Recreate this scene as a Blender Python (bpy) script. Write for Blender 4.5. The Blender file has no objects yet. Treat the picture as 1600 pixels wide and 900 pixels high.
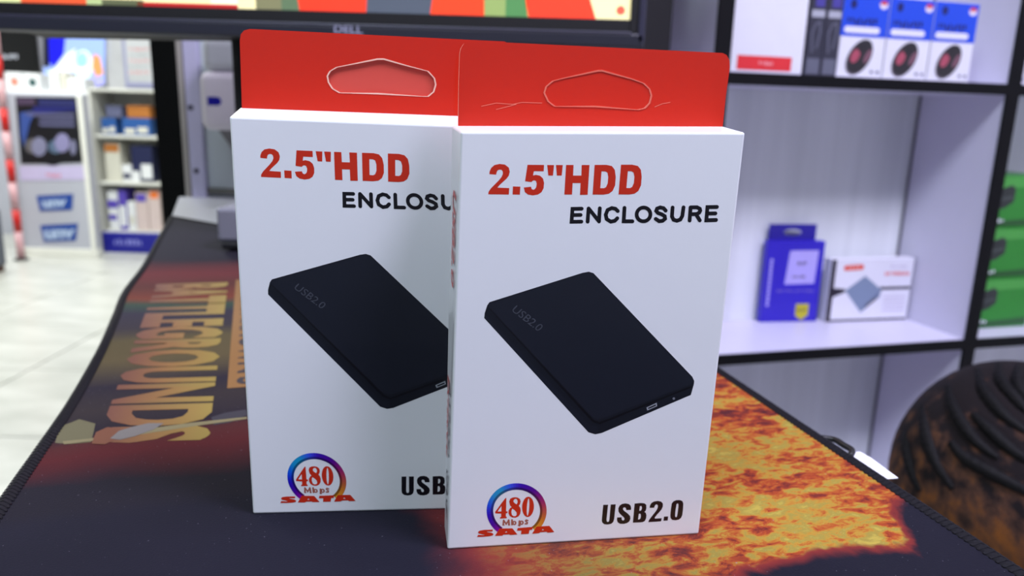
import bpy, bmesh, math, random
from mathutils import Vector, Matrix
from mathutils.geometry import tessellate_polygon
random.seed(7)
scene = bpy.context.scene
COL = scene.collection

# ------------------------------------------------------------------ camera
FPX, PITCH, ROLL, CAMH = 1200.0, math.radians(13.29), math.radians(1.65), 0.1384
_f = Vector((0, math.cos(PITCH), -math.sin(PITCH)))
_r0 = Vector((1, 0, 0)); _u0 = _r0.cross(_f)
_rt = _r0 * math.cos(ROLL) + _u0 * math.sin(ROLL)
_up = -_r0 * math.sin(ROLL) + _u0 * math.cos(ROLL)
EYE = Vector((0, 0, CAMH))
cd = bpy.data.cameras.new('camera'); cam = bpy.data.objects.new('camera', cd); COL.objects.link(cam)
M = Matrix.Identity(4)
for i in range(3):
    M[i][0] = _rt[i]; M[i][1] = _up[i]; M[i][2] = -_f[i]; M[i][3] = EYE[i]
cam.matrix_world = M
cd.sensor_width = 36; cd.lens = 36 * FPX / 1600; cd.clip_start = 0.01; cd.clip_end = 60
cd.dof.use_dof = True; cd.dof.focus_distance = 0.232; cd.dof.aperture_fstop = 13.0
scene.camera = cam

# ------------------------------------------------------------------ world, exposure, lights
w = bpy.data.worlds.new('world'); scene.world = w; w.use_nodes = True
w.node_tree.nodes['Background'].inputs[0].default_value = (0.75, 0.8, 1, 1)
w.node_tree.nodes['Background'].inputs[1].default_value = 0.25
vs = scene.view_settings
vs.view_transform = 'Standard'; vs.look = 'None'; vs.gamma = 1.0; vs.use_curve_mapping = False
vs.exposure = 0.0
FLOOR, CEIL = -0.90, 1.75
LAMPS = [  # x, y, size x, size y, watts, colour
    (-0.55, -0.60, 0.60, 0.60, 30, (0.80, 0.92, 1.0)),
    (0.85, -0.15, 0.60, 0.60, 58, (0.79, 0.74, 1.0)),
    (-1.9, 1.6, 0.60, 0.60, 27, (0.97, 1.0, 0.97)),
    (-2.2, 3.6, 0.60, 0.60, 85, (0.97, 1.0, 0.95)),
    (-3.6, 4.9, 0.60, 0.60, 60, (0.97, 1.0, 0.97)),
]
for i, (x, y, sx, sy, e, c) in enumerate(LAMPS):
    ld = bpy.data.lights.new('ceiling_lamp_light', 'AREA'); ld.shape = 'RECTANGLE'; ld.size = sx; ld.size_y = sy
    ld.energy = e; ld.color = c
    lo = bpy.data.objects.new('ceiling_lamp_light', ld); COL.objects.link(lo); lo.location = (x, y, CEIL - 0.035)

# ------------------------------------------------------------------ helpers
def ray(x, y): return _f + _rt * ((x - 800) / FPX) + _up * ((450 - y) / FPX)
def onz(x, y, z=0.0):
    d = ray(x, y); return EYE + d * ((z - CAMH) / d.z)
def ony(x, y, Y):
    d = ray(x, y); return EYE + d * (Y / d.y)
def onplane(x, y, P, n):
    d = ray(x, y); return EYE + d * ((P - EYE).dot(n) / d.dot(n))

def s2l(c):
    return tuple(((v / 255) / 12.92 if v / 255 <= 0.04045 else ((v / 255 + 0.055) / 1.055) ** 2.4) for v in c)
MATS = {}
def mat(name, rgb, rough=0.5, spec=0.5, coat=0.0, metal=0.0, var=0.04, scale=40, emit=0, bump=0.0, trans=0.0, alpha=1.0):
    if name in MATS: return MATS[name]
    m = bpy.data.materials.new(name); m.use_nodes = True; nt = m.node_tree; b = nt.nodes['Principled BSDF']
    c = s2l(rgb)
    tc = nt.nodes.new('ShaderNodeTexCoord'); nz = nt.nodes.new('ShaderNodeTexNoise')
    nz.inputs['Scale'].default_value = scale; nz.inputs['Detail'].default_value = 4
    nt.links.new(tc.outputs['Object'], nz.inputs['Vector'])
    mx = nt.nodes.new('ShaderNodeMix'); mx.data_type = 'RGBA'
    mx.inputs[6].default_value = (*[v * (1 - var) for v in c], 1); mx.inputs[7].default_value = (*[min(1, v * (1 + var)) for v in c], 1)
    nt.links.new(nz.outputs['Fac'], mx.inputs[0]); nt.links.new(mx.outputs[2], b.inputs['Base Color'])
    b.inputs['Roughness'].default_value = rough; b.inputs['Metallic'].default_value = metal
    b.inputs['Specular IOR Level'].default_value = spec; b.inputs['Coat Weight'].default_value = coat
    b.inputs['Coat Roughness'].default_value = 0.08
    if emit:
        nt.links.new(mx.outputs[2], b.inputs['Emission Color']); b.inputs['Emission Strength'].default_value = emit
    if bump:
        bp = nt.nodes.new('ShaderNodeBump'); bp.inputs['Strength'].default_value = bump; bp.inputs['Distance'].default_value = 0.001
        nt.links.new(nz.outputs['Fac'], bp.inputs['Height']); nt.links.new(bp.outputs[0], b.inputs['Normal'])
    b.inputs['Transmission Weight'].default_value = trans; b.inputs['Alpha'].default_value = alpha
    MATS[name] = m; return m
def colmat(name, rough=0.3, coat=0.3, emit=0):     # printed colours held per corner
    if name in MATS: return MATS[name]
    m = bpy.data.materials.new(name); m.use_nodes = True; nt = m.node_tree; b = nt.nodes['Principled BSDF']
    a = nt.nodes.new('ShaderNodeVertexColor'); a.layer_name = 'ink'
    nt.links.new(a.outputs[0], b.inputs['Base Color']); b.inputs['Roughness'].default_value = rough; b.inputs['Coat Weight'].default_value = coat
    if emit:
        nt.links.new(a.outputs[0], b.inputs['Emission Color']); b.inputs['Emission Strength'].default_value = emit
    MATS[name] = m; return m

BODY = {}; BODYN = ('carton_body', 'box_body', 'body', 'stand_body', 'case_body', 'fabric', 'screen', 'television_screen', 'screen_case', 'poster_sheet', 'dispenser_body')
def link(name, me, m, parent=None, smooth=False):
    o = bpy.data.objects.new(name, me); COL.objects.link(o)
    if parent is not None and parent.type == 'EMPTY' and name in BODYN and parent.name not in BODY: BODY[parent.name] = o
    if m is not None and not me.materials: me.materials.append(m)
    if parent is not None:
        o.parent = parent; o.matrix_parent_inverse = Matrix.Translation(-Vector(parent.location)) if parent.type == 'EMPTY' else Matrix.Identity(4)
        if parent.type != 'EMPTY' and parent.parent is not None: o.matrix_parent_inverse = Matrix.Identity(4)
    if smooth:
        for p in me.polygons: p.use_smooth = True
    return o
def empty(name, loc):
    o = bpy.data.objects.new(name, None); COL.objects.link(o); o.location = loc; o.empty_display_size = 0.02; return o
def tag(o, label, cat, group=None):
    o['label'] = label; o['category'] = cat
    if group: o['group'] = group
    return o
def struct(o): o['kind'] = 'structure'; return o
def pydata(name, v, f):
    me = bpy.data.meshes.new(name); me.from_pydata([tuple(p) for p in v], [], f); me.update(); return me
def hexa(name, v8, m, parent=None, bevel=0.0, seg=2):
    """v8: bottom 4 (ccw from above) then top 4"""
    bm = bmesh.new(); vs_ = [bm.verts.new(p) for p in v8]
    for f in ((3, 2, 1, 0), (4, 5, 6, 7), (0, 1, 5, 4), (1, 2, 6, 5), (2, 3, 7, 6), (3, 0, 4, 7)): bm.faces.new([vs_[i] for i in f])
    bmesh.ops.recalc_face_normals(bm, faces=bm.faces)
    if bevel: bmesh.ops.bevel(bm, geom=list(bm.edges), offset=bevel, segments=seg, affect='EDGES', profile=0.5)
    me = bpy.data.meshes.new(name); bm.to_mesh(me); bm.free(); return link(name, me, m, parent)
class Fr:
    """a local frame: origin, x, y (depth, away), z up"""
    def __init__(s, o, yaw=0.0):
        s.o = Vector(o); s.x = Vector((math.cos(yaw), math.sin(yaw), 0)); s.y = Vector((-math.sin(yaw), math.cos(yaw), 0)); s.z = Vector((0, 0, 1))
    def p(s, a, b, c): return s.o + s.x * a + s.y * b + s.z * c
WORLD = Fr((0, 0, 0))
def fbox(name, fr, x0, x1, y0, y1, z0, z1, m, parent=None, bevel=0.0, seg=2):
    return hexa(name, [fr.p(x0, y0, z0), fr.p(x1, y0, z0), fr.p(x1, y1, z0), fr.p(x0, y1, z0), fr.p(x0, y0, z1), fr.p(x1, y0, z1), fr.p(x1, y1, z1), fr.p(x0, y1, z1)], m, parent, bevel, seg)
def tube(name, pts, rad, m, parent=None, n=8, rads=None, closed=False):
    pts = [Vector(p) for p in pts]; v = []; f = []; N = len(pts)
    for i, p in enumerate(pts):
        t = (pts[min(i + 1, N - 1)] - pts[max(i - 1, 0)]).normalized()
        a = t.cross(Vector((0, 0, 1)))
        if a.length < 1e-4: a = t.cross(Vector((1, 0, 0)))
        a.normalize(); b = t.cross(a); r = rads[i] if rads else rad
        for k in range(n): v.append(p + (a * math.cos(k * 2 * math.pi / n) + b * math.sin(k * 2 * math.pi / n)) * r)
    for i in range(N - 1):
        for k in range(n): f.append((i * n + k, i * n + (k + 1) % n, (i + 1) * n + (k + 1) % n, (i + 1) * n + k))
    f.append(tuple(range(n - 1, -1, -1))); f.append(tuple((N - 1) * n + k for k in range(n)))
    return link(name, pydata(name, v, f), m, parent, True)
def lathe(name, c, prof, m, parent=None, n=28, sx=1.0, sy=1.0):
    v = []; f = []; c = Vector(c)
    for r, z in prof:
        for k in range(n): v.append(c + Vector((sx * r * math.cos(k * 2 * math.pi / n), sy * r * math.sin(k * 2 * math.pi / n), z)))
    for i in range(len(prof) - 1):
        for k in range(n): f.append((i * n + k, i * n + (k + 1) % n, (i + 1) * n + (k + 1) % n, (i + 1) * n + k))
    f.append(tuple(range(n - 1, -1, -1))); f.append(tuple((len(prof) - 1) * n + k for k in range(n)))
    return link(name, pydata(name, v, f), m, parent, True)

# ---- flat print: lists of loops (outer + holes) in any 2-D space, mapped to 3-D by fn(x, y, lift)
def printed(name, shapes, fn, m, parent, lift=0.00012, cols=None):
    v = []; f = []; pc = []; parent = BODY.get(parent.name, parent)
    for k, loops in enumerate(shapes):
        SC = 1.0 if max(abs(p[0]) for lp in loops for p in lp) > 5 else 1000.0
        l3 = [[Vector((p[0], p[1], 0)) for p in lp] for lp in loops]; flat = [p for lp in l3 for p in lp]; base = len(v)
        for p in flat: v.append(fn(p.x, p.y, lift + min(k, 12) * 2e-6))
        for t in tessellate_polygon([[p * SC for p in lp] for lp in l3]): f.append(tuple(base + i for i in t)); pc.append(k)
    me = pydata(name, v, f)
    # face towards the viewer side: flip if needed
    if me.polygons:
        n0 = fn(0.0, 0.0, 1.0) - fn(0.0, 0.0, 0.0)
        bm = bmesh.new(); bm.from_mesh(me); bm.faces.ensure_lookup_table()
        for fc in bm.faces:
            if fc.normal.dot(n0) < 0: fc.normal_flip()
        bm.to_mesh(me); bm.free()
    if cols:
        at = me.color_attributes.new('ink', 'FLOAT_COLOR', 'CORNER')
        for p, k in zip(me.polygons, pc):
            for li in p.loop_indices: at.data[li].color = (*s2l(cols[k]), 1)
    return link(name, me, m, parent)
def stroke(pts, wd, cap=6):
    """round-ended ribbon around a polyline -> list of shapes"""
    P = [Vector((p[0], p[1])) for p in pts]; L = []; Rr = []
    for i, p in enumerate(P):
        a = (P[i] - P[i - 1]).normalized() if i else (P[1] - P[0]).normalized()
        b = (P[i + 1] - P[i]).normalized() if i < len(P) - 1 else a
        n1 = Vector((-a.y, a.x)); n2 = Vector((-b.y, b.x)); n = (n1 + n2)
        n = n.normalized() if n.length > 1e-6 else n1
        k = wd / 2 / max(0.45, n.dot(n1)); L.append(p + n * k); Rr.append(p - n * k)
    def capf(p, d):
        a0 = math.atan2(d.y, d.x); return [p + Vector((math.cos(a0 + t), math.sin(a0 + t))) * wd / 2 for t in [(-math.pi / 2) + math.pi * (j + 0.5) / cap for j in range(cap)]]
    end = capf(P[-1], (P[-1] - P[-2])); st = capf(P[0], (P[0] - P[1]))
    loop = Rr + end + L[::-1] + st
    return [[(q.x, q.y) for q in loop]]
def ell(cx, cy, rx, ry, n=32, rot=0.0, a0=0.0, a1=2 * math.pi):
    o = []
    for i in range(n):
        t = a0 + (a1 - a0) * i / n; x = rx * math.cos(t); y = ry * math.sin(t)
        o.append((cx + x * math.cos(rot) - y * math.sin(rot), cy + x * math.sin(rot) + y * math.cos(rot)))
    return o
_tc = {}
def text2d(s, bold=0.0, shear=0.0):
    """built-in font -> (verts in unit box, faces)"""
    key = (s, bold, shear)
    if key in _tc: return _tc[key]
    cu = bpy.data.curves.new('t', 'FONT'); cu.body = s; cu.offset = bold; cu.shear = shear; cu.resolution_u = 3
    o = bpy.data.objects.new('t', cu); COL.objects.link(o)
    dg = bpy.context.evaluated_depsgraph_get(); me = bpy.data.meshes.new_from_object(o.evaluated_get(dg))
    v = [(p.co.x, p.co.y) for p in me.vertices]; f = [tuple(p.vertices) for p in me.polygons]
    x0 = min(p[0] for p in v); x1 = max(p[0] for p in v); y0 = min(p[1] for p in v); y1 = max(p[1] for p in v)
    v = [((p[0] - x0) / (x1 - x0), (p[1] - y0) / (y1 - y0)) for p in v]
    bpy.data.objects.remove(o); bpy.data.curves.remove(cu); bpy.data.meshes.remove(me)
    _tc[key] = (v, f); return v, f
def text_on(name, s, quad, fn, m, parent, bold=0.0, lift=0.00013, shear=0.0, grad=None):
    """quad: bl, br, tr, tl in fn's 2-D space"""
    parent = BODY.get(parent.name, parent)
    v, f = text2d(s, bold, shear); bl, br, tr, tl = [Vector(q) for q in quad]; out = []
    for a, b in v:
        p = (bl * (1 - a) + br * a) * (1 - b) + (tl * (1 - a) + tr * a) * b; out.append(fn(p.x, p.y, lift))
    me = pydata(name, out, f)
    n0 = fn(0.0, 0.0, 1.0) - fn(0.0, 0.0, 0.0)
    bm = bmesh.new(); bm.from_mesh(me); bm.normal_update()
    for fc in bm.faces:
        if fc.normal.dot(n0) < 0: fc.normal_flip()
    bm.to_mesh(me); bm.free()
    if grad:
        at = me.color_attributes.new('ink', 'FLOAT_COLOR', 'CORNER')
        for p in me.polygons:
            for li in p.loop_indices: at.data[li].color = (*s2l(grad(*v[me.loops[li].vertex_index])), 1)
    return link(name, me, m, parent)
def scribble(x0, x1, y0, y1, n, seed=1):
    """row of small marks standing for print too small to read -> shapes"""
    rr = random.Random(seed); sh = []; w_ = (x1 - x0) / n
    for i in range(n):
        a = x0 + i * w_; b = a + w_ * rr.uniform(0.45, 0.8); lo = y0 + (y1 - y0) * rr.choice((0, 0, 0.3)); hi = y1 - (y1 - y0) * rr.choice((0, 0, 0.25))
        sh.append([[(a, lo), (b, lo), (b, hi), (a, hi)]])
    return sh
def rect(x0, y0, x1, y1): return [[(x0, y0), (x1, y0), (x1, y1), (x0, y1)]]

# ------------------------------------------------------------------ the room
def surfmat(name, c1, c2, scale, rough, bump=0.1, stretch=(1, 1, 1)):
    m = bpy.data.materials.new(name); m.use_nodes = True; nt = m.node_tree; b = nt.nodes['Principled BSDF']
    tc = nt.nodes.new('ShaderNodeTexCoord'); mp = nt.nodes.new('ShaderNodeMapping'); mp.inputs['Scale'].default_value = stretch
    nz = nt.nodes.new('ShaderNodeTexNoise'); nz.inputs['Scale'].default_value = scale; nz.inputs['Detail'].default_value = 6
    cr = nt.nodes.new('ShaderNodeValToRGB'); cr.color_ramp.elements[0].position = 0.35; cr.color_ramp.elements[1].position = 0.65
    cr.color_ramp.elements[0].color = (*s2l(c1), 1); cr.color_ramp.elements[1].color = (*s2l(c2), 1)
    nt.links.new(tc.outputs['Object'], mp.inputs[0]); nt.links.new(mp.outputs[0], nz.inputs['Vector']); nt.links.new(nz.outputs['Fac'], cr.inputs[0])
    nt.links.new(cr.outputs[0], b.inputs['Base Color']); b.inputs['Roughness'].default_value = rough
    bp = nt.nodes.new('ShaderNodeBump'); bp.inputs['Strength'].default_value = bump; bp.inputs['Distance'].default_value = 0.002
    nt.links.new(nz.outputs['Fac'], bp.inputs['Height']); nt.links.new(bp.outputs[0], b.inputs['Normal'])
    return m
M_wall = surfmat('wall_paint', (205, 206, 208), (216, 217, 219), 6, 0.7)
M_tile = surfmat('floor_tile', (176, 177, 170), (198, 198, 192), 3.5, 0.28, 0.02, (1, 2.5, 1))
M_grout = surfmat('grout', (150, 150, 145), (165, 165, 160), 30, 0.9)
M_ceil = surfmat('ceiling_paint', (215, 215, 215), (225, 225, 225), 5, 0.8)
X0, X1, Y0, Y1 = -6.0, 2.2, -2.2, 6.9
fl = struct(fbox('floor', WORLD, X0, X1, Y0, Y1, FLOOR - 0.05, FLOOR - 0.004, M_grout))
tme = None; TS = 0.6
for i in range(-10, 4):
    for j in range(0, 12):
        cx, cy = i * TS + 0.25, j * TS + 0.1
        if cx < X0 + 0.3 or cx > -0.1 or cy < 1.0 or cy > Y1 - 0.3: continue
        if tme is None:
            o = fbox('floor_tile', WORLD, -TS / 2 + 0.003, TS / 2 - 0.003, -TS / 2 + 0.003, TS / 2 - 0.003, -0.005, 0, M_tile, None, 0.0015, 1); tme = o.data
        else:
            o = bpy.data.objects.new('floor_tile', tme); COL.objects.link(o)
        o.parent = fl; o.location = (cx, cy, FLOOR)
fbox('floor_tile', WORLD, X0, X1, Y0, 0.398, FLOOR - 0.005, FLOOR, M_tile, fl); fbox('floor_tile', WORLD, 0.153, X1, 0.402, Y1, FLOOR - 0.005, FLOOR, M_tile, fl)
struct(fbox('ceiling', WORLD, X0, X1, Y0, Y1, CEIL, CEIL + 0.05, M_ceil))
struct(fbox('wall_back', WORLD, X0, X1, Y1, Y1 + 0.08, FLOOR, CEIL, M_wall))
struct(fbox('wall_front', WORLD, X0, X1, Y0 - 0.08, Y0, FLOOR, CEIL, surfmat('reflection_dimming_wall', (74, 76, 88), (84, 86, 98), 6, 0.7)))  # unseen wall, coloured dark to weaken its reflection in the glossy cartons
struct(fbox('wall_left', WORLD, X0 - 0.08, X0, Y0, Y1, FLOOR, CEIL, M_wall))
struct(fbox('wall_right', WORLD, X1, X1 + 0.08, Y0, Y1, FLOOR, CEIL, M_wall))
M_fix = mat('lamp_frame_white', (225, 225, 228), 0.4); M_diff = mat('lamp_diffuser', (240, 244, 255), 0.5, emit=2.0)
LL = ['square ceiling panel lamp above the near end of the desk', 'square ceiling panel lamp above the black-edged shelves', 'square ceiling panel lamp above the open aisle beside the desk',
      'square ceiling panel lamp above the middle of the tiled shop floor', 'square ceiling panel lamp farthest back over the display stand']
for (x, y, sx, sy, e, c), lb in zip(LAMPS, LL):
    t = tag(empty('ceiling_lamp', (x, y, CEIL)), lb, 'lamp', 'ceiling panel lamps')
    for a in (-1, 1):
        fbox('lamp_frame', WORLD, x - sx / 2 - 0.02, x + sx / 2 + 0.02, y + a * (sy / 2 + 0.01) - 0.01, y + a * (sy / 2 + 0.01) + 0.01, CEIL - 0.03, CEIL, M_fix, t)
        fbox('lamp_frame', WORLD, x + a * (sx / 2 + 0.01) - 0.01, x + a * (sx / 2 + 0.01) + 0.01, y - sy / 2, y + sy / 2, CEIL - 0.03, CEIL, M_fix, t)
    fbox('diffuser', WORLD, x - sx / 2, x + sx / 2, y - sy / 2, y + sy / 2, CEIL - 0.025, CEIL - 0.001, M_diff, t)

# ------------------------------------------------------------------ desk and mat
E1 = Vector((-0.322, 0.947, 0)).normalized(); E2 = Vector((0.947, 0.322, 0)).normalized()     # along / across the mat
def catmull(P, n=8):
    P = [Vector(p) for p in P]; Q = [P[0] * 2 - P[1]] + P + [P[-1] * 2 - P[-2]]; out = []
    for i in range(1, len(Q) - 2):
        for k in range(n):
            t = k / n; a, b, c, d = Q[i - 1:i + 3]
            out.append(0.5 * ((2 * b) + (c - a) * t + (2 * a - 5 * b + 4 * c - d) * t * t + (3 * b - a - 3 * c + d) * t ** 3))
    return out + [P[-1]]
left_px = [(0, 781), (55, 703), (107, 627), (152, 548), (176, 494), (192, 456), (222, 416), (244, 376), (266, 339)]
Lp = [onz(*p) for p in left_px]
Lp = [Lp[0] - (Lp[1] - Lp[0]).normalized() * 0.20] + Lp
Lp = catmull(Lp, 6)
Rn, Rf = onz(1600, 893), onz(1125, 577)
dR = (Rf - Rn).normalized()
bk0 = Lp[-1]; bk1 = onz(375, 358); dB = (bk1 - bk0).normalized()
den = dB.x * dR.y - dB.y * dR.x
s_ = ((Rn.x - bk0.x) * dR.y - (Rn.y - bk0.y) * dR.x) / den
corner_fr = bk0 + dB * s_
Rp = [Rn - dR * 0.17 + (corner_fr - (Rn - dR * 0.17)) * (i / (len(Lp) - 1)) for i in range(len(Lp))]

M_mat = bpy.data.materials.new('printed_mat_fabric'); M_mat.use_nodes = True
def build_mat_material(m):
    nt = m.node_tree; b = nt.nodes['Principled BSDF']; N = nt.nodes.new; L = nt.links.new
    tc = N('ShaderNodeTexCoord')
    def dot(v):
        d = N('ShaderNodeVectorMath'); d.operation = 'DOT_PRODUCT'; L(tc.outputs['Object'], d.inputs[0]); d.inputs[1].default_value = v; return d.outputs['Value']
    A = dot(tuple(E1)); B = dot(tuple(E2))
    def math_(op, a, b_=None, c=None):
        n = N('ShaderNodeMath'); n.operation = op
        for i, q in enumerate((a, b_, c)):
            if q is None: continue
            if isinstance(q, (int, float)): n.inputs[i].default_value = q
            else: L(q, n.inputs[i])
        return n.outputs[0]
    def sstep(x, lo, hi):
        n = N('ShaderNodeMapRange'); n.interpolation_type = 'SMOOTHSTEP'; n.inputs[1].default_value = lo; n.inputs[2].default_value = hi; L(x, n.inputs[0]); return n.outputs[0]
    cx = N('ShaderNodeCombineXYZ'); L(A, cx.inputs[0]); L(B, cx.inputs[1])
    def noise(scale, detail=4, sx=1, sy=1, dist=0.0, rough=0.5, off=0):
        mp = N('ShaderNodeMapping'); mp.inputs['Scale'].default_value = (sx, sy, 1); mp.inputs['Location'].default_value = (off, off * 0.7, 0); L(cx.outputs[0], mp.inputs[0])
        n = N('ShaderNodeTexNoise'); n.inputs['Scale'].default_value = scale; n.inputs['Detail'].default_value = detail; n.inputs['Distortion'].default_value = dist; n.inputs['Roughness'].default_value = rough
        L(mp.outputs[0], n.inputs['Vector']); return n.outputs['Fac']
    def ramp(x, st):
        r = N('ShaderNodeValToRGB'); e = r.color_ramp.elements
        while len(e) < len(st): e.new(0.5)
        for q, (p, c) in zip(e, st): q.position = p; q.color = (*s2l(c), 1)
        L(x, r.inputs[0]); return r.outputs[0]
    def mix(f, a, b_, mode='MIX'):
        n = N('ShaderNodeMix'); n.data_type = 'RGBA'; n.blend_type = mode
        if isinstance(f, (int, float)): n.inputs[0].default_value = f
        else: L(f, n.inputs[0])
        for i, q in ((6, a), (7, b_)):
            if isinstance(q, tuple): n.inputs[i].default_value = (*s2l(q), 1)
            else: L(q, n.inputs[i])
        return n.outputs[2]
    # dark ground
    dark = ramp(noise(9, 3), [(0.3, (20, 20, 30)), (0.7, (27, 26, 38))])
    # left half: bands of a faded battle scene
    wob = math_('ADD', A, math_('MULTIPLY', math_('SUBTRACT', noise(7, 4, 1, 0.6, 1.0), 0.5), 0.055))
    pos = math_('DIVIDE', math_('SUBTRACT', wob, 0.26), 0.48)
    bands = ramp(pos, [(0.07, (26, 24, 32)), (0.118, (73, 26, 29)), (0.15, (68, 31, 31)), (0.17, (31, 26, 35)), (0.24, (42, 36, 37)), (0.30, (33, 29, 38)), (0.38, (77, 68, 45)), (0.455, (73, 65, 42)),
                       (0.50, (42, 37, 42)), (0.57, (37, 33, 47)), (0.62, (40, 59, 47)), (0.66, (98, 45, 31)), (0.74, (73, 36, 32)), (0.82, (91, 36, 38)), (0.89, (75, 33, 36)), (0.95, (29, 26, 35))])
    lm = math_('MULTIPLY', sstep(math_('SUBTRACT', 0.05, B), 0.0, 0.05), sstep(A, 0.262, 0.275))
    col = mix(lm, dark, bands)
    # right half: flames
    n1 = noise(120, 6, 1.8, 0.9, 0.45, 0.68, 3.0); n2 = noise(24, 3, 1.4, 0.8, 0.6, 0.5, 9.0)
    fv = math_('ADD', math_('MULTIPLY', n1, 0.62), math_('MULTIPLY', n2, 0.38))
    fire = ramp(fv, [(0.37, (70, 28, 32)), (0.43, (112, 42, 30)), (0.47, (146, 62, 30)), (0.505, (152, 88, 36)), (0.54, (156, 122, 46)), (0.58, (132, 118, 54)), (0.64, (158, 140, 62))])
    edge = math_('MULTIPLY', math_('SUBTRACT', noise(26, 4, 1, 1, 0.6, 0.6, 5.0), 0.5), 0.03)
    fa = math_('ADD', math_('SUBTRACT', A, 0.177), edge)
    fb = math_('ADD', math_('SUBTRACT', B, 0.062), edge)
    fc = math_('ADD', math_('SUBTRACT', math_('SUBTRACT', A, 0.172), math_('SUBTRACT', B, 0.195)), edge)
    fa = math_('MINIMUM', fa, fc)
    mask = math_('MULTIPLY', sstep(fa, -0.001, 0.002), sstep(fb, -0.004, 0.03))
    rim = math_('MULTIPLY', sstep(fa, -0.006, 0.0), sstep(fb, -0.02, 0.01))
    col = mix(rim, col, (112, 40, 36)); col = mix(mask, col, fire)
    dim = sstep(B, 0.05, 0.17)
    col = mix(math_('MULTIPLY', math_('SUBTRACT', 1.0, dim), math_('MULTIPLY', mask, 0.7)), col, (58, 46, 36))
    # dust
    sp = noise(900, 1, 1, 1, 0, 0.5, 1.0); col = mix(math_('MULTIPLY', sstep(sp, 0.745, 0.79), 0.30), col, (150, 150, 165))
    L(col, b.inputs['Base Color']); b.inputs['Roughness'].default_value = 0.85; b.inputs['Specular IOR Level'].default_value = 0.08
    b.inputs['Sheen Weight'].default_value = 0.04; b.inputs['Sheen Roughness'].default_value = 0.45; b.inputs['Sheen Tint'].default_value = (0.7, 0.72, 1, 1)
    wv = noise(1400, 2); bp = N('ShaderNodeBump'); bp.inputs['Strength'].default_value = 0.35; bp.inputs['Distance'].default_value = 0.0004; L(wv, bp.inputs['Height']); L(bp.outputs[0], b.inputs['Normal'])
build_mat_material(M_mat)
M_edge = mat('black_overlock_thread', (20, 19, 26), 0.8, spec=0.2, bump=0.2, scale=900)
pad = tag(empty('desk_mat', (0.0, 0.25, -0.004)), 'long black desk mat printed with flames and gold lettering, under both cartons', 'desk mat')
v = []; f = []; NX = 10
for i, (a, b) in enumerate(zip(Lp, Rp)):
    for k in range(NX + 1): v.append(a + (b - a) * (k / NX))
n_ = len(v)
v += [p - Vector((0, 0, 0.004)) for p in v[:n_]]
R_ = len(Lp)
for i in range(R_ - 1):
    for k in range(NX):
        q = (i * (NX + 1) + k, i * (NX + 1) + k + 1, (i + 1) * (NX + 1) + k + 1, (i + 1) * (NX + 1) + k); f.append(q); f.append(tuple(n_ + j for j in q[::-1]))
ring = [k for k in range(NX + 1)] + [(i + 1) * (NX + 1) - 1 for i in range(1, R_)] + [(R_ - 1) * (NX + 1) + k for k in range(NX - 1, -1, -1)] + [i * (NX + 1) for i in range(R_ - 2, 0, -1)]
for a, b in zip(ring, ring[1:] + ring[:1]): f.append((b, a, n_ + a, n_ + b))
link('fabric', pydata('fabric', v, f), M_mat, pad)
# overlocked edge: a flat cord with slanted stitches
edge_path = [p - Vector((0, 0, 0.0016)) for p in Lp] + [corner_fr - Vector((0, 0, 0.0016))]
def shift(pts, dist): return pts
lp_in = [p + E2 * 0.0022 for p in edge_path[:-1]]
rp_in = [p - E2 * 0.0022 - Vector((0, 0, 0.0016)) for p in Rp]
far_in = [lp_in[-1] + (rp_in[-1] - lp_in[-1]) * (i / 20) for i in range(21)]
for nm, pts in (('edge_binding', lp_in), ('edge_binding', rp_in), ('edge_binding', far_in)):
    tube(nm, pts, 0.0030, M_edge, pad, 8)
    v = []; f = []; acc = 0.0
    for a, b in zip(pts, pts[1:]):
        L_ = (b - a).length; d = (b - a).normalized(); s = Vector((-d.y, d.x, 0)); n = int(L_ / 0.0022)
        for k in range(n):
            c = a + d * (L_ * (k + 0.5) / n); pr = []
            for j in range(5):
                th = -0.3 + j * (math.pi + 0.6) / 4; pr.append(c + s * math.cos(th) * 0.0033 + Vector((0, 0, math.sin(th) * 0.0033)) + d * (math.cos(th) * 0.0011))
            for p in pr: v.append(p - d * 0.00055); v.append(p + d * 0.00055 + Vector((0, 0, 0.0001)))
            q = len(v) - 10
            for j in range(4): f.append((q + 2 * j, q + 2 * j + 1, q + 2 * j + 3, q + 2 * j + 2))
    so = link('stitching', pydata('stitching', v, f), M_edge, pad); so['kind'] = 'stuff'
# lettering printed on the mat (reads from the far end towards the near end)
def matfn(x, y, l): return Vector((x, y, l))
M_gold = colmat('mat_lettering_ink', 0.8, 0.0)
tl_, tr_ = onz(357, 449), onz(327.5, 689); bl_, br_ = onz(240, 452), onz(147, 694)
ex = 0.06
tl_ = tl_ + (tl_ - tr_) * ex; bl_ = bl_ + (bl_ - br_) * ex
def ggrad(a, b):
    c0, c1, c2 = (88, 46, 34), (116, 80, 36), (126, 108, 44)
    t = min(1, max(0, b)); A_, B_, u = (c0, c1, t / 0.45) if t < 0.45 else (c1, c2, (t - 0.45) / 0.55)
    return tuple(A_[i] + (B_[i] - A_[i]) * u for i in range(3))
text_on('mat_title', 'BATTLEGROUNDS', [bl_.xy, br_.xy, tr_.xy, tl_.xy], matfn, M_gold, pad, 0.046, 0.00015, grad=ggrad)
mp_ = lambda L_: [tuple(onz(*q_).xy) for q_ in L_]
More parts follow.
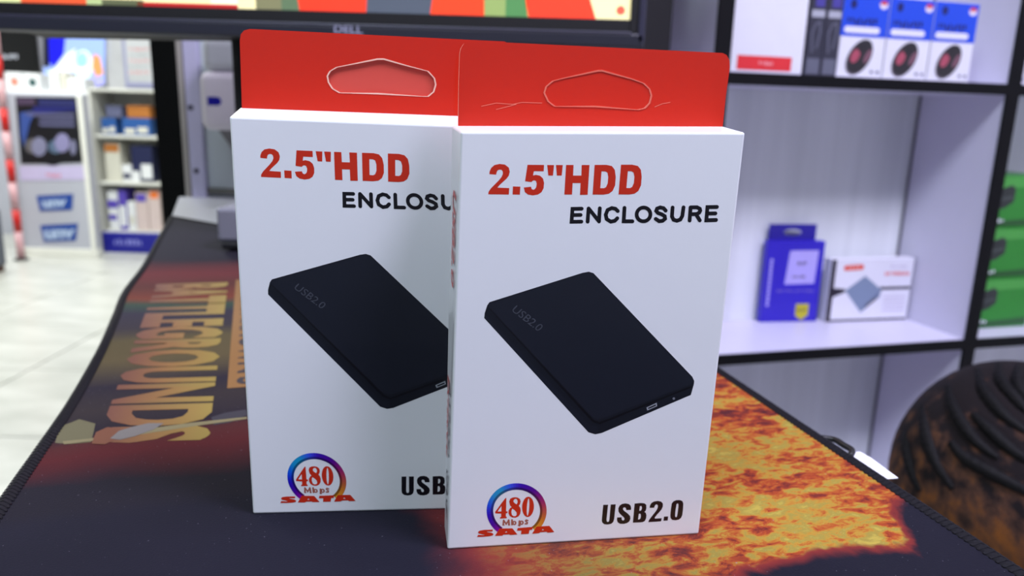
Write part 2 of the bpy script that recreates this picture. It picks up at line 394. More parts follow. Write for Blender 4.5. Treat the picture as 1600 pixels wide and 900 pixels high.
for k_, (lp_, c_) in enumerate((([(86, 692), (92, 672), (101, 664), (112, 660), (124, 655), (138, 659), (149, 662), (146, 676), (142, 691), (110, 694)], (84, 80, 54)), ([(172, 686), (186, 674), (206, 668), (232, 662), (256, 662), (240, 672), (212, 682), (188, 688)], (98, 94, 92)), ([(143, 694), (150, 676), (168, 668), (198, 672), (186, 684), (164, 695)], (96, 52, 30)),
                 ([(330, 652), (352, 645), (384, 640), (388, 648), (360, 660), (334, 664)], (34, 32, 44)), ([(98, 690), (140, 686), (190, 676), (300, 661), (386, 652), (386, 655), (300, 667), (190, 684), (100, 695)], (110, 102, 70)))):
    printed('mat_patch', [[mp_(lp_)]], matfn, M_gold, pad, (0.00004, 0.00027, 0.00023, 0.00006, 0.0002)[k_], [c_])
pa, pb = onz(365, 483), onz(355, 607); wv_ = Vector((0.953, 0.303, 0)).normalized() * 0.026
da = (pa - pb).normalized() * 0.09
printed('mat_banner', [[[(pa + da).xy, pb.xy, (pb + wv_).xy, (pa + da + wv_).xy]]], matfn, M_gold, pad, 0.00012, [(118, 82, 38)])
q0 = pa + da + wv_ * 0.16; q1 = pb + (pa - pb).normalized() * 0.004 + wv_ * 0.16
text_on('mat_banner_text', "PLAYERUNKNOWN'S", [q0.xy, q1.xy, (q1 + wv_ * 0.7).xy, (q0 + wv_ * 0.7).xy], matfn, mat('mat_dark_ink', (40, 34, 40), 0.8), pad, 0.02, 0.0002)

M_desk = mat('white_desk_laminate', (205, 206, 214), 0.35, var=0.02); M_leg = mat('grey_steel_leg', (90, 92, 98), 0.4, metal=0.6)
desk = tag(empty('desk', (0, 0.4, FLOOR)), 'white laminate desk under the flame-printed mat', 'desk')
far_l = onz(284, 303); far_y = 1.135
Dl = [p - Vector((0, 0, 0.0045)) + E2 * 0.006 for p in Lp[:-6]] + [bk0 + Vector((-0.002, 0.004, -0.0045)), far_l + Vector((-0.004, 0, -0.0045)), Vector((far_l.x + 0.02, far_y, -0.0045))]
rr0 = Rp[0] - E2 * 0.006; rr1 = corner_fr - E2 * 0.006
Dr = [Vector((rr0.x, rr0.y, -0.0045)), Vector((rr1.x, rr1.y, -0.0045)), Vector((rr1.x + dR.x * 0.55, far_y, -0.0045))]
loop = Dr + Dl[::-1]
v = loop + [p - Vector((0, 0, 0.026)) for p in loop]; n_ = len(loop)
f = []
for t in tessellate_polygon([[Vector((p.x, p.y, 0)) for p in loop]]): f.append(tuple(t)); f.append(tuple(n_ + i for i in t[::-1]))
for i in range(n_): j = (i + 1) % n_; f.append((i, n_ + i, n_ + j, j))
me = pydata('desk_top', v, f); bm = bmesh.new(); bm.from_mesh(me); bmesh.ops.recalc_face_normals(bm, faces=bm.faces); bm.to_mesh(me); bm.free()
link('desk_top', me, M_desk, desk)
for (x, y) in ((-0.10, 0.14), (0.13, 0.12), (-0.40, 1.06), (-0.05, 1.06)):
    fbox('leg', WORLD, x - 0.02, x + 0.02, y - 0.02, y + 0.02, FLOOR, -0.0305, M_leg, desk, 0.003)

# ------------------------------------------------------------------ the two cartons
M_card = mat('glossy_white_board', (226, 230, 234), 0.32, coat=0.35, var=0.012, scale=60)
M_red = mat('glossy_red_board', (206, 34, 6), 0.4, coat=1.0, var=0.02)
M_redl = mat('inner_red_with_reflection', (214, 80, 68), 0.4, coat=0.4)  # tab's back layer, its red tinted paler to include a reflection
M_cut = mat('cut_board_edge', (240, 190, 170), 0.6)
M_ti = mat('title_red_ink', (196, 44, 18), 0.35, coat=0.3); M_bk = mat('black_ink', (12, 11, 18), 0.35, coat=0.3)
M_br = mat('brown_ink', (160, 92, 76), 0.4)
M_ring = colmat('rainbow_ring_ink'); M_pic = colmat('product_picture_ink', 0.35, 0.25)
M_spr = mat('spine_red_ink', (196, 90, 88), 0.4); M_spg = mat('spine_grey_ink', (84, 80, 88), 0.4)
THK = 0.0137; BW, BH = 0.085, 0.132
class Carton:
    def __init__(s, bl, br, tl, tr, tlb, trb, W=None, topr=None):
        s.bl = onz(*bl); b = onz(*br); u = (b - s.bl).normalized(); s.n = u.cross(Vector((0, 0, 1))).normalized()    # towards the camera
        s.br = b if W is None else s.bl + u * W
        s.tl = onplane(*tl, s.bl, s.n)
        if W is None: s.tr = onplane(*tr, s.bl, s.n)
        else:
            q = onplane(*tr, s.bl, s.n); s.tr = s.tl + (q - s.tl).normalized() * W
        s.bo = s.bl - s.n * THK
        s.tlb = onplane(*tlb, s.bo, s.n)
        q = onplane(*trb, s.bo, s.n); s.trb = q if W is None else s.tlb + (q - s.tlb).normalized() * (W - 0.0005)
    def P(s, u, v, l=0.0):      # u, v in millimetres on the front face
        a, c = u / 85.0, v / 132.0
        return (s.bl * (1 - a) + s.br * a) * (1 - c) + (s.tl * (1 - a) + s.tr * a) * c + s.n * l
    def S(s, t, v, l=0.0):      # on the left side: t 0 front .. 1 back, v mm
        c = v / 132.0; lb = s.bl - s.n * THK
        return (s.bl * (1 - t) + lb * t) * (1 - c) + (s.tl * (1 - t) + s.tlb * t) * c - (s.br - s.bl).normalized() * l
    def inv(s, x, y):           # photograph pixel -> u, v
        p = onplane(x, y, s.bl, s.n); d = p - s.bl; c = d.z / ((s.tl.z + s.tr.z) / 2)
        uu = (s.br - s.bl).normalized(); sh = (s.tl - s.bl).dot(uu); u = (d.dot(uu) - sh * c) / ((s.br - s.bl).length * (1 - c) + (s.tr - s.tl).length * c) * 85.0
        return (u, c * 132.0)
C1 = Carton((699, 859), (1092, 835), (720, 205.5), (1165, 207), (706, 196), (1129, 197))
C2 = Carton((395, 803.5), (690, 796), (358, 182), (713, 196), (375, 167.5), (716, 180), W=BW)
def Z(ox, oy, sc, pts): return [C1.inv(ox + p[0] / sc, oy + p[1] / sc) for p in pts]
T = lambda p: Z(750, 240, 4.1026, p)
title = [
    [T([(60,118),(62,100),(72,78),(92,60),(125,53),(160,58),(185,78),(191,105),(185,130),(170,150),(145,172),(125,190),(112,206),(188,210),(185,252),(53,248),(55,232),(70,210),(95,185),(120,160),(138,138),(147,118),(146,102),(138,92),(124,90),(112,96),(106,110),(104,122)])],
    [T([(211,200),(259,202),(256,254),(209,252)])],
    [T([(305,62),(411,65),(409,106),(346,104),(340,132),(358,128),(385,134),(404,152),(411,180),(408,215),(395,240),(372,255),(340,260),(308,254),(288,238),(281,208),(328,204),(331,218),(341,224),(352,220),(361,206),(364,185),(359,168),(348,163),(338,166),(330,174),(289,168)])],
    [T([(431,66),(475,67),(468,135),(438,134)])], [T([(487,67),(531,68),(524,136),(493,135)])],
    [T([(552,68),(600,69),(597,137),(650,138),(652,70),(702,71),(690,262),(641,262),(645,186),(594,185),(590,259),(541,258)])],
    [T([(735,71),(810,72),(845,80),(864,105),(870,150),(866,205),(850,240),(825,258),(790,263),(722,261)]), T([(779,113),(803,114),(817,122),(822,150),(819,190),(808,215),(795,222),(771,221)])],
    [T([(904,73),(975,74),(1012,83),(1031,108),(1036,152),(1032,207),(1015,243),(990,260),(955,265),(888,263)]), T([(948,115),(970,116),(984,124),(990,152),(986,193),(975,217),(962,224),(938,223)])]]
encl = []
for pts in ([(652,351),(593,351),(587,434),(650,434)], [(592,391),(645,391)], [(690,435),(696,350)], [(698,352),(762,433)], [(763,435),(768,350)],
            [(883,370),(868,355),(845,350),(818,362),(806,392),(812,420),(838,437),(864,432),(880,416)], [(926,350),(921,436),(977,437)],
            [(1190,372),(1176,356),(1155,351),(1135,358),(1129,373),(1140,386),(1164,395),(1184,408),(1186,424),(1170,437),(1148,439),(1126,424)],
            [(1234,353),(1230,410),(1240,431),(1262,438),(1284,430),(1296,408),(1304,353)],
            [(1343,438),(1349,354)], [(1349,354),(1390,354),(1408,364),(1411,376),(1405,388),(1390,397),(1350,398)], [(1384,399),(1408,438)],
            [(1518,354),(1457,354),(1450,438),(1512,437)], [(1455,395),(1508,395)]):
    encl.append([T(lp) for lp in stroke(pts, 24.5)])
encl.append([T(ell(1048, 394, 56, 56)), T(ell(1048, 394, 32, 32))])
U_ = lambda p: Z(920, 770, 8.889, p)
usb = [
    [U_([(200,168),(268,165),(246,370),(250,398),(264,404),(280,396),(286,372),(304,163),(374,160),(352,365),(338,408),(308,432),(262,441),(215,436),(186,412),(180,380)])],
    [U_([(586,238),(520,240),(516,214),(500,202),(482,206),(474,222),(480,240),(505,262),(545,292),(574,325),(578,360),(562,398),(530,420),(485,432),(435,430),(402,410),(390,375),(394,342),(456,340),(456,366),(468,384),(486,382),(496,366),(490,345),(465,322),(432,292),(412,258),(410,215),(428,178),(462,155),(510,147),(552,155),(580,178),(588,210)])],
    [U_([(636,150),(730,142),(775,148),(798,170),(800,215),(790,250),(772,265),(792,280),(800,310),(796,355),(778,392),(745,408),(700,411),(612,415)]), U_([(708,190),(722,182),(735,190),(738,214),(730,240),(716,250),(702,250)]), U_([(694,295),(708,288),(720,296),(724,325),(716,358),(700,370),(684,370)])],
    [U_([(845,210),(850,175),(870,142),(905,122),(960,114),(1005,124),(1028,150),(1028,190),(1012,230),(980,268),(945,305),(915,345),(916,358),(1012,354),(1004,396),(828,408),(832,385),(860,345),(900,295),(935,250),(955,215),(960,182),(948,162),(930,164),(916,182),(908,208)])],
    [U_([(1044,332),(1102,328),(1096,384),(1036,388)])],
    [U_([(1152,150),(1175,120),(1215,104),(1265,102),(1300,118),(1312,150),(1308,230),(1298,310),(1280,350),(1250,372),(1205,382),(1160,376),(1136,352),(1132,310),(1140,230)]), U_([(1218,160),(1230,148),(1244,156),(1244,200),(1232,290),(1224,330),(1210,340),(1198,328),(1200,270)])]]
G = lambda p: Z(735, 745, 9.0, p)
speed = [
    [G([(505,292),(502,482),(523,484),(520,508),(500,510),(498,555),(512,562),(510,580),(415,585),(416,570),(432,560),(434,515),(350,512),(348,490),(488,300)]), G([(438,405),(436,484),(382,486)])],
    [G([(545,345),(560,305),(595,288),(630,284),(670,290),(698,312),(706,345),(698,380),(680,405),(700,430),(708,470),(700,520),(675,555),(635,572),(590,570),(553,548),(535,510),(538,470),(560,435),(580,425),(556,395)]),
     G([(605,330),(625,308),(648,308),(662,330),(664,360),(650,385),(625,370),(606,350)]), G([(590,445),(620,465),(648,495),(652,530),(636,550),(608,552),(585,535),(576,500),(580,465)])],
    [G(ell(810, 420, 83, 143, 36, 0.05)), G(ell(811, 423, 17, 122, 30, 0.07))]]
sata = [
    [G([(315,740),(310,765),(225,768),(240,776),(300,785),(325,800),(315,820),(270,832),(180,840),(92,843),(108,815),(190,818),(205,812),(120,795),(105,775),(130,755),(190,744)])],
    [G([(410,725),(590,722),(660,808),(560,815),(548,806),(465,810),(450,824),(345,828)]), G([(505,760),(520,780),(485,782)])],
    [G([(665,718),(880,702),(868,742),(832,745),(820,798),(710,804),(718,752),(655,755)])],
    [G([(930,698),(1110,688),(1180,775),(1085,782),(1070,770),(985,776),(965,790),(868,797)]), G([(1020,728),(1038,748),(1002,750)])]]
mbps = []
for pts, wd in (([(462, 674), (468, 610)], 24), ([(470, 610), (503, 662), (538, 608)], 20), ([(538, 608), (544, 672)], 26), ([(452, 676), (480, 676)], 9), ([(532, 674), (556, 674)], 9),
                ([(585, 606), (586, 668)], 26), ([(690, 622), (688, 682)], 26), ([(672, 680), (706, 680)], 9), ([(808, 612), (785, 604), (774, 616), (786, 630), (802, 642), (798, 658), (770, 658)], 18)):
    mbps.append([G(lp) for lp in stroke(pts, wd)])
mbps.append([G(ell(618, 646, 30, 30)), G(ell(618, 646, 8, 16))]); mbps.append([G(ell(720, 642, 30, 30)), G(ell(720, 642, 8, 16))])
RC = [(0, (226, 158, 40)), (0.10, (200, 120, 36)), (0.20, (176, 62, 76)), (0.28, (140, 20, 110)), (0.36, (80, 0, 140)), (0.46, (56, 10, 168)), (0.54, (52, 84, 226)), (0.62, (20, 150, 196)), (0.69, (16, 140, 200)),
      (0.77, (10, 80, 220)), (0.85, (34, 10, 178)), (0.93, (70, 0, 150)), (1.0, (150, 0, 150))]
def rcol(t):
    for (a, c), (b, d) in zip(RC, RC[1:]):
        if t <= b: return tuple(c[i] + (d[i] - c[i]) * (t - a) / (b - a) for i in range(3))
    return RC[-1][1]
ringsh, ringc = [], []
NA = 56; aS, aE = math.radians(50), math.radians(-233)
for i in range(NA):
    q = [aS + (aE - aS) * (i + d) / NA for d in (0, 1)]
    for r0, r1, dk in ((0.0, 0.36, 0.62), (0.36, 1.0, 1.0)):
        o = []
        for t, r in ((q[0], r0), (q[1], r0), (q[1], r1), (q[0], r1)):
            rx, ry = 330 + 92 * r, 298 + 90 * r; o.append((650 + rx * math.cos(t), 475 + ry * math.sin(t)))
        ringsh.append([G(o)]); c = rcol((i + 0.5) / NA); ringc.append(tuple(x * dk for x in c))
D_ = lambda p: Z(720, 400, 3.0, p)
pic = [[D_([(110,285),(112,262),(124,225),(135,210),(570,78),(600,73),(622,80),(1085,570),(1094,590),(1092,606),(1078,655),(1060,662),(660,830),(630,836),(598,826)])],
       [D_([(127,226),(140,212),(572,82),(600,77),(620,84),(1083,574),(1090,592),(1076,604),(662,762),(640,766),(618,754)])],
       [D_([(128,236),(134,238),(622,766),(650,780),(1082,612),(1082,620),(650,790),(614,776)])],
       [D_([(116,268),(606,796),(640,800),(640,834),(598,824),(112,285)])],
       [D_([(870,712),(918,690),(920,706),(874,726)])], [D_([(876,714),(914,697),(915,704),(880,719)])], [D_(ell(998, 671, 6, 6, 12))]]
picc = [(18, 22, 30), (24, 28, 38), (8, 9, 14), (22, 26, 36), (150, 156, 166), (14, 16, 22), (110, 114, 124)]
def make_carton(C, label, tab_px, hole_px, punched):
    t = tag(empty('enclosure_carton', C.bl - C.n * THK * 0.5), label, 'box', 'drive enclosure cartons')
    lb, rb = C.bl - C.n * THK, C.br - C.n * THK
    hexa('carton_body', [C.bl, C.br, rb, lb, C.tl, C.tr, C.trb, C.tlb], M_card, t, 0.0007, 3)
    n = C.n; bp = C.bl - n * (THK - 0.0006)
    def tp(x, y, l): return onplane(x, y, bp, n) + n * l
    out = [onplane(*p, bp, n) for p in tab_px]; hol = [onplane(*p, bp, n) for p in hole_px]
    def plate(name, outer, holes, l0, l1, m, mside):
        loops = [outer] + holes; ax = (C.br - C.bl).normalized()
        l2 = [[Vector(((p - bp).dot(ax), p.z, 0)) * 1000 for p in lp] for lp in loops]; flat = [p for lp in loops for p in lp]; k = len(flat)
        v = [p + n * l1 for p in flat] + [p + n * l0 for p in flat]; f = []
        for tr in tessellate_polygon(l2): f.append(tuple(tr)); f.append(tuple(k + i for i in tr[::-1]))
        nf = len(f); b0 = 0
        for lp in loops:
            for i in range(len(lp)): j = (i + 1) % len(lp); f.append((b0 + i, b0 + j, k + b0 + j, k + b0 + i))
            b0 += len(lp)
        me = pydata(name, v, f); bm = bmesh.new(); bm.from_mesh(me); bmesh.ops.recalc_face_normals(bm, faces=bm.faces); bm.to_mesh(me); bm.free()
        me.materials.append(m); me.materials.append(mside)
        for i, p in enumerate(me.polygons): p.material_index = 1 if i >= nf else 0
        return link(name, me, None, t)
    if punched:
        plate('hang_tab', out, [hol], 0.0001, 0.0007, M_red, M_cut); pl = plate('hang_tab_back', out, [], -0.0005, 0.0, M_redl, M_cut)
    if not punched:
        tb = plate('hang_tab', out, [], -0.0005, 0.0006, M_red, M_cut)
    if True:
        c = sum(hol, Vector()) / len(hol); inn = [c + (p - c) * (1 - 0.0005 / (p - c).length) for p in hol]
        pl = plate('hang_slot_cut', hol, [inn], 0.00071 if punched else 0.00061, 0.0008, M_cut if punched else mat('pale_red_cut', (222, 104, 84), 0.5), M_cut)
    if not punched:
        for k_, cl in enumerate(([(752, 166), (775, 161), (800, 163), (815, 160), (846, 161)], [(775, 171), (795, 166), (806, 163)], [(1022, 167), (1034, 162), (1046, 160)])):
            printed('crease', [stroke(cl, 1.1)], tp, mat('worn_red', (232, 110, 90), 0.5), tb, 0.00068)
    printed('printed_title', title, C.P, M_ti, t, 2e-5); printed('printed_word', encl, C.P, M_bk, t, 2e-5)
    printed('printed_interface', usb, C.P, M_bk, t, 2e-5)
    printed('printed_picture', pic, C.P, M_pic, t, 2e-5, picc)
    text_on('printed_picture_text', 'USB2.0', D_([(236, 252), (362, 352), (390, 326), (262, 226)]), C.P, mat('picture_grey_ink', (66, 70, 80), 0.4), t, 0.0, 6e-5)
    printed('printed_ring', ringsh, C.P, M_ring, t, 1.5e-5, ringc)
    printed('printed_speed', speed, C.P, M_ti, t, 3e-5); printed('printed_unit', mbps, C.P, M_br, t, 3e-5); printed('printed_standard', sata, C.P, M_ti, t, 6e-5)
    # spine lettering, reading downwards
    text_on('spine_interface', 'USB2.0', [(0.66, 114), (0.66, 85), (0.28, 85), (0.28, 114)], C.S, M_spr, t, 0.03, shear=0.25)
    text_on('spine_title', '2.5"HDD', [(0.52, 54), (0.52, 30), (0.2, 30), (0.2, 54)], C.S, M_spg, t, 0.03, shear=0.25)
    text_on('spine_kind', 'EXTERNAL', [(0.86, 55), (0.86, 27), (0.56, 27), (0.56, 55)], C.S, M_spr, t, 0.03, shear=0.25)
    text_on('spine_word', 'CASE', [(0.72, 24), (0.72, 8), (0.34, 8), (0.34, 24)], C.S, M_spg, t, 0.02, shear=0.25)
    return t
tab1 = [(715.5, 204), (716.5, 130), (718, 84), (720, 75), (725, 68), (735, 64), (840, 69), (955, 74.5), (1128, 83), (1134, 86), (1138.5, 94), (1139, 106), (1133, 150), (1127, 207)]
hole1 = [(700 + a / 3.333, 40 + b / 3.333) for a, b in [(495,350),(505,318),(540,288),(600,272),(780,231),(800,231),(960,277),(1020,300),(1050,330),(1060,365),(1050,405),(1025,432),(990,440),(760,425),(550,422),(515,395)]]
tab2 = [(379, 178), (377, 110), (375.5, 64), (377, 54), (382, 48), (391, 45.5), (734, 62.5), (788, 65), (797, 70), (800, 80), (788, 196)]
hole2 = [(340 + a / 4, 30 + b / 4) for a, b in [(683,355),(700,325),(740,300),(860,275),(1000,245),(1040,245),(1180,287),(1320,325),(1360,370),(1368,410),(1355,455),(1320,485),(1290,485),(1000,470),(760,462),(715,435),(690,395)]]
make_carton(C1, 'front white carton with red hang tab whose slot is uncut, drive picture fully visible', tab1, hole1, False)
make_carton(C2, 'rear white carton with punched red hang tab, partly hidden behind the front carton', tab2, hole2, True)

# ------------------------------------------------------------------ monitor
M_bez = mat('charcoal_bezel_plastic', (34, 36, 48), 0.45, var=0.03); M_bezd = mat('black_monitor_plastic', (14, 14, 18), 0.55)
M_ridge = mat('bezel_ridge_plastic', (50, 50, 68), 0.4)
MY = 0.72
mon = tag(empty('monitor', (-0.19, MY + 0.06, 0.0)), 'black flat monitor on a stand behind the two cartons, red picture on screen', 'monitor')
mx0, mx1 = -0.49, 0.112; sb = 0.2165; tz = 0.545
sl = 0.0
fbox('bezel', WORLD, mx0, mx1, MY, MY + 0.012, 0.1925, 0.205, M_bez, mon, 0.002)
fbox('bezel', WORLD, mx0, mx1, MY + 0.003, MY + 0.012, 0.205, sb, M_bezd, mon)
fbox('bezel_ridge', WORLD, mx0 + 0.002, mx1 - 0.012, MY - 0.0004, MY + 0.004, 0.2035, 0.2062, M_ridge, mon, 0.0008)
fbox('bezel', WORLD, mx0, mx0 + 0.012, MY, MY + 0.012, 0.205, tz, M_bez, mon, 0.001); fbox('bezel', WORLD, mx1 - 0.0128, mx1 - 0.006, MY + 0.002, MY + 0.012, 0.205, tz, M_bezd, mon)
fbox('bezel', WORLD, mx1 - 0.006, mx1, MY, MY + 0.012, 0.197, tz, M_ridge, mon, 0.001)
fbox('bezel', WORLD, mx0, mx1, MY, MY + 0.012, tz, tz + 0.014, M_bez, mon, 0.002)
fbox('housing', WORLD, mx0 + 0.001, mx1 - 0.001, MY + 0.012, MY + 0.045, 0.1935, tz + 0.013, M_bezd, mon, 0.004)
hexa('rear_cover', [Vector(p) for p in ((mx0 + 0.01, MY + 0.045, 0.196), (mx1 - 0.012, MY + 0.045, 0.196), (mx1 - 0.02, MY + 0.075, 0.198), (mx0 + 0.02, MY + 0.075, 0.190),
     (mx0 + 0.01, MY + 0.045, tz), (mx1 - 0.01, MY + 0.045, tz), (mx1 - 0.04, MY + 0.075, tz - 0.05), (mx0 + 0.04, MY + 0.075, tz - 0.05))], mat('brown_black_plastic', (38, 34, 34), 0.6), mon, 0.004)
scr = fbox('screen', WORLD, mx0 + 0.012, mx1 - 0.0128, MY + 0.005, MY + 0.012, sb, tz, mat('screen_glass', (20, 20, 24), 0.15), mon)
def mfn(x, y, l): p = ony(x, y, MY + 0.005); return Vector((p.x, MY + 0.005 - l, p.z))
M_scr = colmat('screen_picture', 0.3, 0.0, 0.75)
sx0, sx1, sz1 = mx0 + 0.012, mx1 - 0.0128, tz
def sfn(x, y, l): return Vector((x, MY + 0.005 - l, y))
def px(x): return ony(x, 12, MY + 0.005).x
sp_, sc_ = [], []
def strip(a, b, c, lean0=0.0, lean1=0.0, z0=sb, z1=None):
    z1 = z1 or sz1; a = max(a, sx0 + 0.0005) if not isinstance(a, str) else a; b = min(b, sx1 - 0.0005)
    sp_.append([[(a, z0), (b, z0), (min(b + lean1, sx1 - 0.001), z1), (max(a + lean0, sx0 + 0.001), z1)]]); sc_.append(c)
strip(sx0, sx1, (236, 226, 170))
for a, b, c, l0, l1 in ((-30, 34, (206, 212, 150), 0, 0), (34, 136, (214, 86, 50), -.02, 0.02), (136, 160, (170, 186, 130), 0, 0), (330, 372, (238, 234, 200), 0, 0), (400, 440, (120, 120, 88), 0, 0.02), (440, 468, (90, 112, 84), 0, 0),
                        (468, 574, (228, 62, 40), -.05, .02), (572, 672, (78, 86, 98), .02, .06), (672, 757, (232, 70, 40), .05, .0), (757, 826, (138, 160, 96), 0.0, -.05), (790, 824, (80, 132, 80), 0, -.05), (826, 932, (230, 66, 44), -.03, -.12)):
    strip(px(a), px(b), c, l0, l1)
strip(px(215), px(372), (176, 40, 40), 0, 0, sb, sb + 0.0035); strip(px(160), px(225), (90, 96, 70), 0, 0, sb, sb + 0.005)
sp_.append([[(px(970) + 0.004 * math.cos(t), sb + 0.008 + 0.004 * math.sin(t)) for t in [i * math.pi / 6 for i in range(12)]]]); sc_.append((222, 96, 74))
printed('screen_image', sp_, sfn, M_scr, mon, 0.0002, sc_)
text_on('maker_name', 'DELL', [(522, 51.5), (567, 53.5), (567, 40.5), (522, 38.5)], lambda x, y, l: Vector((ony(x, y, MY).x, MY - l, ony(x, y, MY).z)), mat('silver_print', (150, 152, 176), 0.35), mon, 0.03, 0.0004)
nk = ony(370, 80, 0.79)
fbox('stand_neck', WORLD, nk.x, -0.09, MY + 0.05, MY + 0.085, 0.02, 0.26, M_bezd, mon, 0.006)
bq = onz(346, 393)
fbox('stand_base', WORLD, bq.x, -0.03, bq.y, bq.y + 0.15, 0.0022, 0.009, M_bezd, mon, 0.002)
fbox('stand_foot', WORLD, bq.x - 0.004, -0.03, bq.y + 0.002, bq.y + 0.15, 0.009, 0.040, mat('mid_grey_plastic', (122, 122, 134), 0.5), mon, 0.003)

# ------------------------------------------------------------------ partition, pillar, dispenser beyond the desk
PYY = 1.142
M_part = mat('grey_green_partition', (204, 212, 214), 0.45, var=0.03, scale=4); M_alu = mat('lilac_aluminium', (198, 194, 222), 0.4, metal=0.0)
part = struct(fbox('wall_partition', WORLD, ony(283, 150, PYY).x, -0.03, PYY, PYY + 0.04, FLOOR, CEIL, M_part))
def PX(x, Y, y=180): return ony(x, y, Y).x
def vstrip(name, x0, x1, Y0_, Y1_, m, par=None): return fbox(name, WORLD, PX(x0, Y0_), PX(x1, Y0_), Y0_, Y1_, FLOOR, CEIL, m, par, 0.002)
tr1 = struct(vstrip('trim_1', 291, 314, PYY - 0.012, PYY - 0.0005, M_alu))
for yy in (168, 267):
    c = ony(298 + (yy - 168) * 0.09, yy, PYY - 0.012); b = lathe('screw', (0, 0, 0), [(0.004, 0), (0.004, 0.0015), (0.002, 0.0022)], mat('screw_steel', (96, 94, 112), 0.4, metal=0.6), tr1, 12)
    b.rotation_euler = (math.pi / 2, 0, 0); b.location = c
struct(vstrip('trim_2', 281, 290, PYY - 0.010, PYY + 0.04, mat('cream_trim', (172, 166, 158), 0.5)))
struct(fbox('trim_3', WORLD, PX(314, PYY - 0.006), -0.05, PYY - 0.006, PYY - 0.0005, 0.0, 0.0085, mat('olive_sealant', (112, 112, 104), 0.6)))
PIL = 1.30
struct(fbox('trim_4', WORLD, ony(237, 120, PIL).x, ony(281, 120, PIL).x, PIL, PIL + 0.05, FLOOR, CEIL, mat('black_door_frame', (4, 4, 5), 0.7, spec=0.15), None, 0.002))
# wall dispenser
dsp = tag(empty('soap_dispenser', (PX(350, PYY), PYY - 0.05, 0.1)), 'white wall dispenser with small blue badge, left of the rear carton', 'dispenser')
M_dw = mat('warm_white_plastic', (232, 226, 232), 0.4); zt, zb = ony(345, 112, PYY - 0.07).z, ony(345, 204, PYY - 0.07).z
dx0, dx1 = PX(314, PYY - 0.07), PX(392, PYY - 0.07)
fbox('dispenser_body', WORLD, dx0, dx1, PYY - 0.075, PYY - 0.0005, zb, zt, M_dw, dsp, 0.012, 4)
fbox('dispenser_cap', WORLD, dx0 + 0.004, dx1 - 0.004, PYY - 0.068, PYY - 0.0005, zt, zt + 0.045, mat('greyish_cap', (200, 204, 206), 0.4), dsp, 0.012, 4)
hexa('dispenser_shade_block', [Vector(p) for p in ((dx0 + 0.035, PYY - 0.05, zb - 0.03), (dx1 - 0.02, PYY - 0.05, zb - 0.03), (dx1 - 0.02, PYY - 0.015, zb - 0.03), (dx0 + 0.035, PYY - 0.015, zb - 0.03),
     (dx0 + 0.018, PYY - 0.065, zb + 0.002), (dx1 - 0.01, PYY - 0.065, zb + 0.002), (dx1 - 0.01, PYY - 0.005, zb + 0.002), (dx0 + 0.018, PYY - 0.005, zb + 0.002))], mat('grey_painted_shade', (120, 118, 120), 0.5), dsp, 0.003)  # grey block shaped as the diagonal shadow below the dispenser
a0, a1 = ony(323.5, 151, PYY - 0.076), ony(346, 165, PYY - 0.076)
cz = (a0.z + a1.z) / 2; hr = (a0.z - a1.z) / 2
bd = [(a0.x, cz - hr), (a1.x - hr, cz - hr)] + [(a1.x - hr + hr * math.cos(t), cz + hr * math.sin(t)) for t in [-math.pi / 2 + math.pi * i / 8 for i in range(1, 8)]] + [(a1.x - hr, cz + hr), (a0.x, cz + hr)]
printed('badge', [[bd]], lambda x, y, l: Vector((x, PYY - 0.075 - l, y)), mat('deep_blue_badge', (22, 18, 160), 0.3), dsp, 0.0005)

# ------------------------------------------------------------------ black-edged shelf unit on the right
YS = math.radians(15.48); P0 = ony(1508, 531, 1.15); SH = Fr((P0.x, P0.y, 0), YS)
ZB = P0.z; BT = 0.0155; ZT = 0.1745
M_sw = mat('white_shelf_laminate', (217, 215, 233), 0.35, var=0.02); M_se = mat('black_edge_band', (5, 5, 10), 0.6, spec=0.2)
M_sb = surfmat('streaked_back_panel', (220, 224, 228), (234, 238, 242), 9, 0.5, 0.03, (3, 3, 0.12))
shelf = tag(empty('display_shelf', SH.p(-0.2, 0.1, FLOOR)), 'white display shelving with black edges, right of the cartons', 'shelf')
S0, S1 = -0.95, 0.56; DB = 0.165            # extent along, depth
posts = [-0.66, -0.465, 0.0095, 0.545]
for s in posts:
    fbox('upright', SH, s - 0.0085, s + 0.0085, 0.003, DB, FLOOR, 1.05, M_sw, shelf); fbox('upright_edge', SH, s - 0.0098, s + 0.0125, -0.001, 0.003, FLOOR, 1.05, M_se, shelf)
ZS = [FLOOR + 0.06, -0.585, ZB - BT, ZT, 0.56, 0.94]
for z in ZS:
    for a, b in zip(posts, posts[1:]):
        fbox('shelf_board', SH, a + 0.0086, b - 0.0086, 0.003, DB - 0.001, z, z + BT - 0.0002, M_sw, shelf)
        fbox('board_edge', SH, a + 0.0126, b - 0.0099, -0.001, 0.003, z - 0.0002, z + BT, M_se, shelf)
for a, b in zip(posts, posts[1:]):
    fbox('back_panel', SH, a - 0.008, b + 0.008, DB, DB + 0.008, FLOOR, 1.05, M_sb, shelf)
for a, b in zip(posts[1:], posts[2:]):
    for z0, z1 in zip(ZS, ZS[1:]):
        fbox('corner_shade_strip', SH, b - 0.0125, b - 0.0086, DB - 0.003, DB - 0.0005, z0 + BT, z1, mat('painted_corner_shade', (120, 120, 130), 0.6), shelf)  # grey strip paints the shade line of the bare panel corner
def sh_front(x, y, t):        # pixel -> (s, z) on the vertical plane t behind the shelf front
    p = onplane(x, y, SH.p(0, t, 0), SH.y); return ((p - SH.o).dot(SH.x), p.z)
def face(t, s0=0.0, z0=0.0): return lambda x, y, l: SH.p(s0 + x, t - l, z0 + y)
ZU = ZT + BT + 0.0002        # items stand on this (upper), ZB + small (lower)
ZL = ZB + 0.0002
